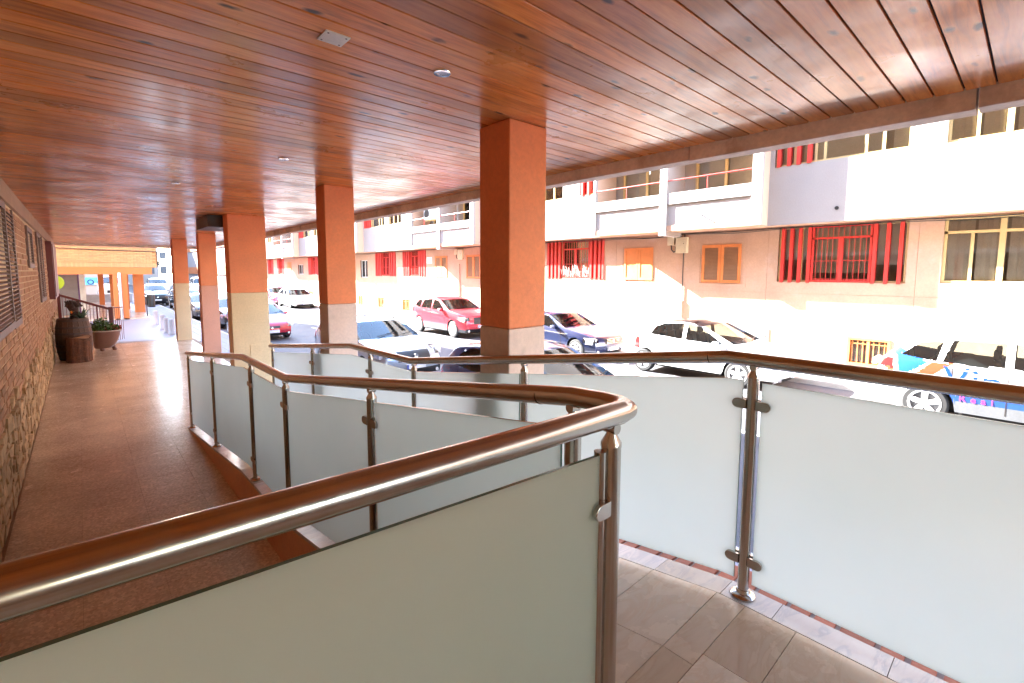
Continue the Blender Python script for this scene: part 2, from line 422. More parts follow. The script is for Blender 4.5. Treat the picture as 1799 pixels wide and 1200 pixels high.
# ------------------------------------------------------------------ walkway floor with terrazzo tiles
PR = [(-6, .72), (.77, .72), (3.2, .343), (4.3, .33), (7.15, .0), (8, 0)]      # ramp profile (ascending y)
walk = struct(MB().box(-.6, 2.42, .75, 16.9, -1.1, -.004).obj('walkway_floor', MT['grout']))
tm = MB().box(-.1993, .1993, -.1993, .1993, -.02, 0).mesh('floor_tile', MT['terrazzo'])
nt_ = 0
for j in range(40):
    y = .98+j*.4
    for i in range(8):
        x = -.30+i*.4
        if y < 7.0 and x > 1.0: continue
        if x > 2.3 or y > 16.75: continue
        link('floor_tile', tm, walk, (x, y, random.uniform(-.0012, .0012))); nt_ += 1
# steps down at the far end and the lower plaza
for k, (y0, y1, z) in enumerate(((16.9, 18.3, -.13), (18.3, 19.6, -.26), (19.6, 30.0, -.39))):
    struct(MB().box(-6, 2.62, y0, y1, -1.1, z).obj('step' if k < 2 else 'plaza', MT['plaza']))
struct(MB().box(-12, 2.62, 30.0, 60, -1.1, -.33).obj('arcade_floor', MT['terrazzo']))
# ------------------------------------------------------------------ ramp and landing
def ramp_z(y): return inter(PR, y)
lm = MB()
ys = [-4, .77, 3.2, 4.3, 7.15]
for a, b in zip(ys, ys[1:]):
    za, zb = ramp_z(a)-.014, ramp_z(b)-.014
    x0 = -.6 if b <= .78 else .95
    lm.hull8([(x0, a, -1.1), (1.9, a, -1.1), (1.9, b, -1.1), (x0, b, -1.1), (x0, a, za), (1.9, a, za), (1.9, b, zb), (x0, b, zb)])
ramp_o = struct(lm.obj('ramp', MT['grout']))
def slab(x0, x1, y0, y1, mat, name, parent, lift=0., th=.03, gap=.0012):
    x0 += gap; x1 -= gap; y0 += gap; y1 -= gap
    p = []
    for dz in (-th, 0):
        for (x, y) in ((x0, y0), (x1, y0), (x1, y1), (x0, y1)): p.append((0, 0, 0))
    cx, cy = (x0+x1)/2, (y0+y1)/2; cz = ramp_z(cy)
    pts = []
    for dz in (-th, 0):
        for (x, y) in ((x0, y0), (x1, y0), (x1, y1), (x0, y1)): pts.append((x-cx, y-cy, ramp_z(y)-cz+dz+lift))
    o = MB().hull8(pts).obj(name, MT[mat], parent); o.location = (cx, cy, cz); return o
rows = [(-.75, -.42), (-.42, -.12), (-.12, .185), (.185, .485), (.485, .66), (.66, .768), (.768, 1.05), (1.05, 1.45), (1.45, 1.85), (1.85, 2.25), (2.25, 2.7), (2.7, 3.2), (3.2, 3.75), (3.75, 4.3), (4.3, 4.8), (4.8, 5.3), (5.3, 5.8), (5.8, 6.4), (6.4, 7.1)]
for (a, b) in rows:
    split = 1.46 if b <= .66 else 1.392
    xs = [-.5, -.1, .3, .70, 1.06, split, 1.80] if b <= .78 else [1.08, split, 1.80]
    for x0, x1 in zip(xs, xs[1:]): slab(x0, x1, a, b, 'marble', 'marble_tile', ramp_o)
# outer ramp wall: red brick course, marble coping
ow = thing('ramp_wall', 'red brick wall under the outer frosted railing with white marble coping', 'low wall', (1.95, 3.2, -.65))
def wc(o, th): o.location = -th.location; return o
for a, b in zip(ys, ys[1:]):
    pass
m = MB()
for a, b in zip(ys, ys[1:]):
    za, zb = ramp_z(a)-.016, ramp_z(b)-.016
    m.hull8([(1.902, a, -1.0), (2.06, a, -1.0), (2.06, b, -1.0), (1.902, b, -1.0), (1.902, a, za), (2.06, a, za), (2.06, b, zb), (1.902, b, zb)])
wc(m.obj('mortar_core', MT['grey_mortar'], ow), ow)
cop = [(-.72, -.38), (-.38, -.08), (-.08, .23), (.23, .567), (.567, .756), (.756, 1.046)] + [(1.046+.33*i, 1.046+.33*(i+1)) for i in range(18)]
for a, b in cop:
    o = slab(1.80, 1.918, a, b, 'marble_white', 'coping_slab', ow, lift=.001); o.location = Vector(o.location)-ow.location
y = -.7; i = 0
while y < 7.0:
    L = (.062, .062, .098)[i % 3]; i += 1
    o = slab(1.922, 2.045, y, y+L, 'red_brick', 'brick', ow, lift=-.004, gap=0); o.location = Vector(o.location)-ow.location
    y += L+.018
# inner low wall, orange plaster with marble coping
iw = thing('kerb_wall', 'low orange plastered wall rising along the walkway with marble coping', 'low wall', (.99, 3.2, 0))
m = MB()
for a, b in zip(ys[1:], ys[2:]):
    za, zb = max(.004, ramp_z(a)-.02), max(.004, ramp_z(b)-.02)
    m.hull8([(.915, a, -.1), (1.05, a, -.1), (1.05, b, -.1), (.915, b, -.1), (.915, a, za), (1.05, a, za), (1.05, b, zb), (.915, b, zb)])
m.box(-.6, .915, .70, .77, -.1, .70)
wc(m.obj('wall', MT['kerb_orange'], iw), iw)
y = .775
while y < 7.1:
    y1 = min(7.18, y+.4)
    o = slab(.905, 1.075, y, y1, 'marble_white', 'coping_slab', iw, lift=.002, th=.022); o.location = Vector(o.location)-iw.location
    y = y1
o = slab(-.5, .9, .60, .775, 'marble_white', 'coping_slab', iw, lift=.002, th=.022); o.location = Vector(o.location)-iw.location
# ------------------------------------------------------------------ plank ceiling
CE = 2.88
ceil = struct(MB().box(-.56, 3.30, -2.4, 21.15, CE+.014, CE+.05).obj('ceiling', MT['dark_gap']))
mb = MB(); xa, xb, hw = -1.92, 1.92, .0528
mb.prism([(-hw+.0015, CE), (hw-.0015, CE), (hw, CE+.003), (hw, CE+.013), (-hw, CE+.013), (-hw, CE+.003)], 0, xa, xb)
mb.v = [(x, y, z-CE) for x, y, z in mb.v]
plm = mb.mesh('plank', MT['plank'])
y = .197-.113*20+.0565
while y < 21.1:
    link('plank', plm, ceil, (1.37, y, CE+random.uniform(-.0008, .0008))); y += .113
# building above the arcade
ab = thing('apartment_building', 'building over the wood ceiling, its stained concrete edge facing the street', 'building', (-4, -2, 2.9))
wc(MB().box(-12, 3.36, -25, 21.12, 2.96, 13.7).obj('upper_storeys', MT['yellow_brick'], ab), ab)
m = MB(); rnd = random.Random(3); y = -12.0
while y < 21.2:
    L = rnd.uniform(1.1, 2.4); y1 = min(21.3, y+L); dz = rnd.uniform(-.004, .004); dx = rnd.uniform(-.003, .003)
    m.box(3.305, 3.43+dx, y+.004, y1-.004, 2.787+dz, 2.957); y = y1
wc(m.obj('slab_edge', MT['concrete'], ab, bev=.004), ab)
wc(MB().box(-.6, 3.303, 21.16, 21.30, 2.80, 2.957).obj('slab_edge', MT['concrete'], ab), ab)
wc(MB().box(-12, -.66, -25, 19.6, -1, 2.955).obj('inner_wall', MT['brick_wall'], ab), ab)
wc(MB().box(-.66, 3.3, -25, -2.41, 2.80, 2.957).obj('soffit', MT['frieze'], ab), ab)
# fittings in the ceiling
o = tag(MB().box(.735, .83, 1.845, 1.94, CE-.006, CE-.0008).obj('cover_plate', MT['white_plastic'], bev=.001), 'small square white cover plate screwed to the wood ceiling', 'cover plate')
for dx in (.748, .817):
    for dy in (1.858, 1.927): MB().lathe((dx, dy, CE-.0068), [(.004, 0), (.004, .001)], 8).obj('screw', MT['iron'], o)
for (x, y, lb) in ((1.272, 1.88, 'recessed spotlight in the planks in front of the nearest column'), (1.268, 4.13, 'recessed spotlight in the planks left of the second column'), (.783, 5.99, 'small recessed spotlight in the planks, the farthest from the cover plate')):
    t = thing('ceiling_spotlight', lb, 'spotlight', (x, y, CE), group='recessed ceiling spotlights')
    MB().lathe((0, 0, 0), [(.027, -.001), (.027, -.005), (.038, -.006), (.040, -.001)], 24).obj('ring', MT['chrome'], t, smooth=True)
    MB().lathe((0, 0, 0), [(.001, -.0035), (.026, -.0035), (.026, -.001)], 20).obj('lens', MT['lamp_bowl'], t)
# ------------------------------------------------------------------ columns
def column(x0, x1, y0, y1, low, label, ztop=CE-.001, z0=-.02):
    cx, cy = (x0+x1)/2, (y0+y1)/2
    t = thing('column', label, 'column', (cx, cy, 0), group='orange columns along the walkway', kind='thing')
    hx, hy = (x1-x0)/2, (y1-y0)/2
    MB().box(-hx, hx, -hy, hy, z0, 1.635).obj('lower_band', MT[low], t, bev=.008)
    MB().box(-hx, hx, -hy, hy, 1.637, ztop).obj('shaft', MT['col_orange'], t, bev=.008)
    return t
column(1.912, 2.225, 2.135, 2.42, 'col_pink', 'largest orange column with pale pink base, behind the outer railing', z0=-.7)
column(1.925, 2.245, 5.02, 5.27, 'col_pink', 'orange column with pale pink base beside the silver car', z0=-.7)
c3 = column(1.765, 2.315, 8.60, 8.90, 'col_cream', 'wide orange column with cream base and small box panel')
column(1.985, 2.335, 16.45, 16.78, 'col_cream', 'farthest orange column with cream base, beside the bollards')
c4 = column(2.14, 2.50, 13.45, 13.75, 'col_salmon', 'narrow orange column with salmon base under the brown box beam')
MB().box(-.035, .30, -.165, -.152, 0, .785).obj('panel', MT['col_cream'], c3, bev=.004)
tag(MB().box(1.555, 2.30, 8.91, 9.88, 2.69, CE-.002).obj('box_beam', MT['dark_wood'], bev=.004), 'dark wood box beam under the ceiling behind the wide column', 'beam', kind='thing')
# ------------------------------------------------------------------ brick wall on the left
SHW = [(5.15, 7.05, 1.40, 2.655), (9.65, 10.65, 2.02, 2.62), (11.8, 12.75, 1.42, 2.66), (15.05, 17.35, 1.30, 2.68)]
bw = thing('brick_wall', 'brown brick wall with rough stone base along the walkway', 'wall', (-.55, 10, 0), kind='thing')
wc(MB().box(-.655, -.537, -6, 19.6, -.4, 2.68).obj('mortar_bed', MT['mortar'], bw), bw)
wc(MB().box(-.655, -.505, -6, 19.6, 2.682, CE-.002).obj('frieze', MT['frieze'], bw, bev=.006), bw)
brm = MB().box(0, .025, -.118, .118, -.029, .029).mesh('brick', MT['brick_wall'])
ms = MB(); nb = 0; bl = []
for c in range(29):
    z = .60+c*.0745; off = .125 if c % 2 else 0
    y = -5.85+off
    while y < 19.5:
        if z < 2.66 and not any(a-.06 < y < b+.06 and c_-.03 < z < d+.03 for a, b, c_, d in SHW): bl.append((y, z))
        y += .25
bl.sort(key=lambda q: q[0] if 4.5 < q[0] else 99)
for i, (y, z) in enumerate(bl):
    d = random.uniform(-.004, .004)
    if i < 300: link('brick', brm, bw, (-.555+d-bw.location.x, y-bw.location.y, z))
    else: ms.box(-.555+d, -.53+d, y-.118, y+.118, z-.029, z+.029)
o = wc(ms.obj('brick_field', MT['brick_wall'], bw), bw); o['kind'] = 'stuff'
rs = random.Random(11); ns = 0; mst = MB(); y = -5.9
while y < 19.4:
    wd = rs.uniform(.10, .34); z = 0.0; top = .66+.06*math.sin(y*2.1)+rs.uniform(-.10, .10)+max(0, (y-13)*.03)
    while z < top:
        h = rs.uniform(.06, .17); d0 = rs.uniform(.0, .022)
        p = []
        for xx, k in ((-.545, 0), (-.515+d0*.5, .007)):
            for (yy, zz) in ((y+.003+k, z+.003+k), (y+wd-.003-k, z+.003+k+rs.uniform(0, .02)), (y+wd-.003-k-rs.uniform(0, .03), z+h-.003-k), (y+.003+k+rs.uniform(0, .03), z+h-.003-k)):
                p.append((xx+(rs.uniform(-.008, .008) if k else 0), yy, zz))
        cx, cy, cz = -.53, y+wd/2, z+h/2
        if 4.4 < y and ns < 220:
            o = MB().hull8([(a-cx, b-cy, c_-cz) for a, b, c_ in p]).obj('stone', MT['stone'], bw); o.location = (cx-bw.location.x, cy-bw.location.y, cz); ns += 1
        else: mst.hull8(p)
        z += h
    y += wd
o = wc(mst.obj('stone_field', MT['stone'], bw), bw); o['kind'] = 'stuff'
def louvre_shutter(y0, y1, z0, z1, label, leaf=False):
    t = thing('window_shutter', label, 'shutter', (-.545, (y0+y1)/2, z0), group='brown louvred shutters on the brick wall')
    h = (y1-y0)/2; H = z1-z0; fw = .07
    m = MB(); m.box(0, .035, -h, -h+fw, 0, H); m.box(0, .035, h-fw, h, 0, H); m.box(0, .035, -h+fw, h-fw, 0, fw); m.box(0, .035, -h+fw, h-fw, H-fw, H)
    m.obj('frame', MT['shutter_brown'], t)
    sl_ = MB().hull8([(.002, -h+fw+.002, 0), (.028, -h+fw+.002, -.022), (.028, h-fw-.002, -.022), (.002, h-fw-.002, 0), (.002, -h+fw+.002, .007), (.028, -h+fw+.002, -.015), (.028, h-fw-.002, -.015), (.002, h-fw-.002, .007)]).mesh('slat', MT['shutter_brown'])
    z = fw+.03
    while z < H-fw: link('slat', sl_, t, (0, 0, z)); z += .042
    if leaf:      # a leaf hinged out from the far jamb, seen edge on
        m = MB(); m.box(0, .03, h+.01, h+.06, -.02, H); m.box(0, .03, h+.75, h+.82, -.02, H); m.box(0, .03, h+.06, h+.75, -.02, .05); m.obj('leaf_frame', MT['shutter_brown'], t)
        z = .1; q = MB().hull8([(.0, h+.062, 0), (.04, h+.062, -.02), (.04, h+.748, -.02), (0, h+.748, 0), (0, h+.062, .007), (.04, h+.062, -.013), (.04, h+.748, -.013), (0, h+.748, .007)]).mesh('slat', MT['shutter_brown'])
        while z < H-.03: link('slat', q, t, (0, 0, z)); z += .042
    return t
louvre_shutter(5.2, 7.0, 1.40, 2.655, 'large brown louvred shutter nearest on the brick wall', True)
louvre_shutter(9.65, 10.65, 2.02, 2.62, 'small high louvred shutter on the brick wall, the shortest one')
louvre_shutter(11.8, 12.7, 1.42, 2.66, 'tall brown louvred shutter beside the dark red shutter box', True)
t = thing('window_shutter', 'closed dark red shutter box at the far end of the brick wall', 'shutter', (-.515, 16.2, 1.33))
MB().box(-.03, .085, -1.1, 1.1, 0, 1.32).obj('case', MT['dark_red'], t, bev=.008)
MB().box(.0851, .10, -1.0, -.08, .06, 1.26).obj('leaf', MT['dark_red'], t, bev=.004)
MB().box(.0851, .10, .08, 1.0, .06, 1.26).obj('leaf', MT['dark_red'], t, bev=.004)
# ------------------------------------------------------------------ railings
RZ = .937
def rail_z(y): return inter([(-6, 1.662), (.78, 1.657), (3.2, 1.298), (4.3, 1.286), (7.2, .945)], y)
def clamp_mesh(dirv, side):
    pass
def stadium(parent, x, y, z, ax, sgn, L=.052, hgt=.036, th=.012, off=0.):
    """flat D-ended glass clamp starting at the post and reaching L along axis ax"""
    m = MB(); poly = [(0, -hgt/2), (L-hgt/2, -hgt/2)]
    for k in range(1, 8): a = -math.pi/2+math.pi*k/8; poly.append((L-hgt/2+math.cos(a)*hgt/2, math.sin(a)*hgt/2))
    poly += [(L-hgt/2, hgt/2), (0, hgt/2)]
    poly = [(sgn*a, b) for a, b in poly]
    for s_ in (-1, 1):
        c = s_*.0105
        m.prism(poly, 0 if ax == 'y' else 1, c-th/2+(.002 if s_ > 0 else -.002), c+th/2+(.002 if s_ > 0 else -.002))
    o = m.obj('glass_clamp', MT['steel'], parent, fixn=True, bev=.0015); o.location = (x, y, z); return o
def post(rail, x, y, zb, zt, ax='y', sides=(-1, 1), rad=.0225, clamps=(.16, .79), double=False):
    o = MB().tube([(0, 0, .012), (0, 0, zt-zb-.07)], rad, 18).obj('post', MT['steel'], rail, smooth=True); o.location = Vector((x, y, zb))-rail.location
    MB().lathe((0, 0, 0), [(.044, 0), (.045, .006), (.040, .012), (.026, .017), (.0235, .03)], 24).obj('base_flange', MT['steel'], o, smooth=True)
    H = zt-zb
    m = MB().lathe((0, 0, 0), [(rad+.001, H-.070), (rad+.001, H-.062), (.011, H-.040), (.010, H-.022)], 16)
    d = (0, 1, 0) if ax == 'y' else (1, 0, 0)
    m.lathe((0, 0, H-.028), [(.013, -.016), (.013, .016)], 12, axis='x' if ax == 'y' else 'y')
    if ax == 'y': m.box(-.014, .014, -.032, .032, H-.022, H-.012)
    else: m.box(-.032, .032, -.014, .014, H-.022, H-.012)
    m.obj('rail_saddle', MT['steel'], o, smooth=True)
    for s_ in sides:
        for c in clamps:
            stadium(o, (0 if ax == 'y' else s_*(rad-.004)), (s_*(rad-.004) if ax == 'y' else 0), c, ax, s_)
    if double: MB().tube([(-rad-.012, .004, .0), (-rad-.012, .004, H-.075)], .014, 14).obj('glazing_channel', MT['steel'], o, smooth=True)
    return o
def edges(o):
    o.data.materials.append(MT['glass_edge'])
    for i, p in enumerate(o.data.polygons):
        if i >= 2: p.material_index = 1
    return o
def panel(rail, x, y0, y1, top=.083, bot=.062):
    ks = sorted([y0, y1] + [k for k in (.78, 3.2, 4.3) if y0 < k < y1])
    lo = [(k, ramp_z(k)+bot) for k in ks]; hi = [(k, rail_z(k)-top) for k in ks]
    o = MB().prism(lo+hi[::-1], 0, x-.004, x+.004).obj('glass_panel', MT['frost'], rail, fixn=True); o.location = -rail.location; return edges(o)
XI, XO = .945, 1.855
ri = thing('railing', 'inner steel railing with frosted panels turning in front of the walkway', 'railing', (XI, 3, 0))
ro = thing('railing', 'outer steel railing with frosted panels along the street side', 'railing', (XO, 3, 0))
YN = .62
path = [(XI, 7.13, rail_z(7.13)), (XI, 4.3, 1.286), (XI, 3.2, 1.298), (XI, .80, 1.655), (XI, .70, 1.660), (XI-.004, .655, 1.661), (XI-.02, .627, 1.662), (XI-.05, .6195, 1.663), (.6, YN, 1.668), (-.75, YN+.005, 1.70)]
wc(MB().tube(path, .0262, 24).obj('handrail', MT['steel'], ri, smooth=True), ri)
wc(MB().tube([(XO, 6.9, rail_z(6.9)), (XO, 4.3, 1.286), (XO, 3.2, 1.298), (XO, .79, 1.656), (XO, -3, 1.66)], .0262, 24).obj('handrail', MT['steel'], ro, smooth=True), ro)
def joint(rail, x, y):
    o = MB().tube([(x, y-.0015, rail_z(y-.0015)), (x, y+.0015, rail_z(y+.0015))], .0265, 20).obj('joint_ring', MT['dark_gap'], rail); wc(o, rail)
joint(ri, XI, .92); joint(ro, XO, .86); joint(ro, XO, 3.05); joint(ri, XI, 3.08)
ip = [7.02, 5.54, 4.06, 3.22, 1.985, .80]
op = [6.80, 5.32, 3.90, 3.16, 1.94, .692, -.75, -2.2]
for i, y in enumerate(ip): post(ri, XI, y, ramp_z(y)+.002, rail_z(y), sides=() if i == 5 else (-1,) if i == 0 else (-1, 1), clamps=(.16, .77) if i else (.2, .7))
for i, y in enumerate(op): post(ro, XO, y, ramp_z(y)+.002, rail_z(y), sides=[s_ for s_ in (-1, 1) if not (i == 0 and s_ > 0)], rad=.021, clamps=(.15, .765))
for a, b in zip(ip, ip[1:]): panel(ri, XI, b+.04, a-.04)
for a, b in zip(op, op[1:]): panel(ro, XO, b+.036, a-.032)
post(ri, .865, YN, .722, 1.662, ax='x', sides=(-1,), double=True, clamps=(.155, .735))
post(ri, -.46, YN, .722, 1.69, ax='x', sides=(1,), clamps=(.155, .735))
o = MB().prism([(.822, .79), (.822, 1.582), (-.43, 1.637), (-.43, .79)], 1, YN-.004, YN+.004).obj('glass_panel', MT['frost'], ri, fixn=True); o.location = -ri.location; edges(o)
#PART3
# ------------------------------------------------------------------ facade across the street
FX = 14.5
fb = thing('apartment_building', 'long pale apartment building across the street with red window fins and balconies', 'building', (FX, 20, -.65))
def fp(m, name, mat, parent=None, **k):
    o = m.obj(name, MT[mat], parent or fb, **k)
    if parent is None: wc(o, fb)
    return o
def wall_cells(m, x0, x1, y0, y1, z0, z1, holes):
    zs = sorted(set([z0, z1]+[h[k] for h in holes for k in (2, 3) if z0 < h[k] < z1]))
    for za, zb in zip(zs, zs[1:]):
        cur = y0
        for h in sorted([h for h in holes if h[2] < zb-1e-6 and h[3] > za+1e-6 and h[0] < y1 and h[1] > y0]):
            if h[0] > cur: m.box(x0, x1, cur, min(h[0], y1), za, zb)
            cur = max(cur, h[1])
        if cur < y1: m.box(x0, x1, cur, y1, za, zb)
    return m
LOW = [(-1.15, 1.50, 1.77, 3.235, 'yellow'), (2.12, 4.93, 1.75, 3.235, 'red'), (10.9, 13.83, 1.76, 3.235, 'redplant'), (15.0, 16.9, 1.76, 3.235, 'red3'),
       (23.2, 25.85, 1.75, 3.235, 'red3'), (26.65, 29.44, 1.73, 3.235, 'red3'), (30.58, 31.66, 1.6, 2.78, 'small'), (33.5, 36.2, 1.75, 3.2, 'red3'),
       (39.4, 41.9, 1.75, 3.2, 'red3'), (43.1, 44.4, 1.75, 2.6, 'small'), (48.3, 50.4, 1.75, 3.2, 'red3'), (51.7, 53.6, 1.75, 3.2, 'red3'), (56, 58.5, 1.75, 3.2, 'red3')]
SHUT = [(5.93, 7.12, 1.69, 2.84, 'louvre'), (8.85, 10.0, 1.73, 2.84, 'plain'), (18.25, 19.4, 1.68, 2.84, 'louvre'), (21.1, 22.26, 1.69, 2.84, 'louvre'), (46.2, 47.3, 1.9, 2.84, 'plain')]
BASE = [(2.30, 3.18, -.33, .37), (25.08, 25.94, -.36, .37), (28.27, 29.15, -.37, .37), (31.45, 32.1, -.36, .37), (37.0, 37.8, -.36, .37), (41.0, 41.9, -.36, .37)]
holes = [h[:4] for h in LOW] + list(BASE)
# lower wall in render bays with recessed joints
gy = [-30, 1.93, 5.2, 7.75, 10.35, 14.2, 18.0, 22.7, 26.2, 30.0, 32.6, 38.5, 42.4, 47.8, 55, 62]
m = MB()
for za, zb in ((-1.0, 1.436), (1.444, 3.30)):
    for a, b in zip(gy, gy[1:]): wall_cells(m, FX, FX+.25, a+.004, b-.004, za, zb, holes)
fp(m, 'lower_wall', 'facade_low')
fp(wall_cells(MB(), FX+.012, FX+.24, -30, 62, -1, 3.295, holes), 'joint_backing', 'soffit')
fp(MB().box(FX+.9, FX+8, -30, 62, -1, 12.9), 'core', 'room')
# upper floor: walls, balconies
STUB = [7.95, 20.42, 32.9, 45.4, 57.9]
BAL = [(s_-2.87, s_+2.72) for s_ in STUB]
WX, BX = 14.0, 13.5
UZ0, UZ1 = 3.27, 6.3
UP = []
for k, s_ in enumerate(STUB):
    a = s_-2.87
    UP.append((a-2.95, a-.12, 4.80, 6.12, 'fins'))
    UP.append((a-5.55 if k else -1.4, a-3.55, 4.78, 6.12, 'yellow') if k == 0 else (a-5.0, a-3.45, 4.80, 6.12, 'two'))
    UP.append((s_+2.95, s_+3.75, 4.82, 6.0, 'smallfin'))
uh = [h[:4] for h in UP]
edges = [-30]+[e for b in BAL for e in b]+[62]
for i in range(0, len(edges), 2):
    a, b = edges[i], edges[i+1]
    if b > a: fp(wall_cells(MB(), WX, WX+.3, a, b, UZ0, UZ1, uh), 'upper_wall', 'facade_up')
m = MB()
for i in range(0, len(edges), 2):
    if edges[i+1] > edges[i]: m.box(WX+.02, FX+.9, edges[i]+.02, edges[i+1]-.02, UZ0-.004, UZ0+.1)
for a, b in BAL: m.box(BX+.02, FX+.9, a+.012, b-.012, UZ0-.006, UZ0+.16)
fp(m, 'soffit', 'soffit')
for (s_, (a, b)) in zip(STUB, BAL):
    m = MB()
    m.box(BX, BX+.12, a, a+.26, UZ0, UZ1); m.box(BX, BX+.12, b-.10, b, UZ0, UZ1)       # cheeks
    m.box(BX-.03, FX+.05, s_-.12, s_+.12, UZ0-.14, UZ1)                                # pillar with beam stub
    for (c, d) in ((a+.26, s_-.12), (s_+.12, b-.10)):
        m.box(BX+.05, BX+.18, c, d, UZ0, 4.06); m.box(BX-.005, BX+.20, c, d, 4.07, 4.40)
    wall_cells(m, FX+.3, FX+.5, a, b, UZ0, UZ1, [(a+.5, s_-.4, 3.4, 5.7), (s_+.5, b-.4, 3.4, 5.7)])
    m.box(BX+.06, FX+.3, a, b, 6.1, UZ1)
    o = fp(m, 'balcony', 'facade_up')
    MB().box(BX+.121, FX+.2, a+.002, a+.25, UZ0, UZ1).obj('side_wall', MT['facade_side'], o); MB().box(BX+.121, FX+.2, b-.10, b-.002, UZ0, UZ1).obj('side_wall', MT['facade_side'], o)
    for (c, d) in ((a+.26, s_-.12), (s_+.12, b-.10)):
        q = MB().tube([(BX+.03, c, 4.78), (BX+.03, d, 4.78)], .018, 8); q.tube([(BX+.03, (c+d)/2, 4.40), (BX+.03, (c+d)/2, 4.78)], .012, 6)
        q.obj('handrail', MT['red_fin'], o)
        w0, w1 = c+.35, d-.3
        q = MB()
        for yy in (w0, (w0+w1)/2, w1): q.box(FX+.26, FX+.32, yy-.04, yy+.04, 3.4, 5.75)
        q.box(FX+.26, FX+.32, w0, w1, 5.7, 5.78); q.obj('window_frame', MT['yellow_frame'], o)
        MB().box(FX+.33, FX+.335, w0, w1, 3.4, 5.7).obj('pane', MT['win_dark'], o)
        MB().box(FX+.36, FX+.365, w0+.02, w0+.46*(w1-w0), 3.4, 5.7).obj('curtain', MT['curtain'], o); MB().box(FX+.35, FX+.355, w0+.52*(w1-w0), w1-.02, 3.4, 5.7).obj('blind', MT['blind'], o)
# upper storeys beyond the second floor
m = MB()
for fl in range(1, 3):
    zz = UZ0+3.05*fl
    wall_cells(m, WX, WX+.3, -30, 62, zz, zz+3.05, [(y0, y0+2.4, zz+1.5, zz+2.8) for y0 in range(-27, 60, 5)])
m.box(WX, FX+8, -30, 62, 12.4, 12.9)
fp(m, 'top_floors', 'facade_up')
def bar(m, x0, x1, y0, y1, z0, z1): m.box(x0, x1, y0, y1, z0, z1)
def frame_rect(m, x0, x1, y0, y1, z0, z1, t):
    m.box(x0, x1, y0, y0+t, z0, z1); m.box(x0, x1, y1-t, y1, z0, z1)
    m.box(x0, x1, y0+t, y1-t, z0, z0+t); m.box(x0, x1, y0+t, y1-t, z1-t, z1)
def pane(o, x, y0, y1, z0, z1, mat='win_dark'): return MB().box(x, x+.006, y0, y1, z0, z1).obj('pane', MT[mat], o)
def curtain(o, x, y0, y1, z0, z1):
    n = max(4, int((y1-y0)/.07)); m = MB()
    P = [(x+.025*math.sin(i*1.9), y0+(y1-y0)*i/n) for i in range(n+1)]
    for (a, b), (c, d) in zip(P, P[1:]): m.quad((a, b, z0), (c, d, z0), (c, d, z1), (a, b, z1))
    return m.obj('curtain', MT['curtain'], o, smooth=True)
def fin(o, x, y, z0, z1, wd=.075, dep=.15): return MB().box(x-.03, x-.03+dep, y-wd/2, y+wd/2, z0, z1).obj('fin', MT['red_fin'], o)
def back(o, x, y0, y1, z0, z1): return MB().box(x, x+.02, y0, y1, z0, z1).obj('room', MT['room'], o)
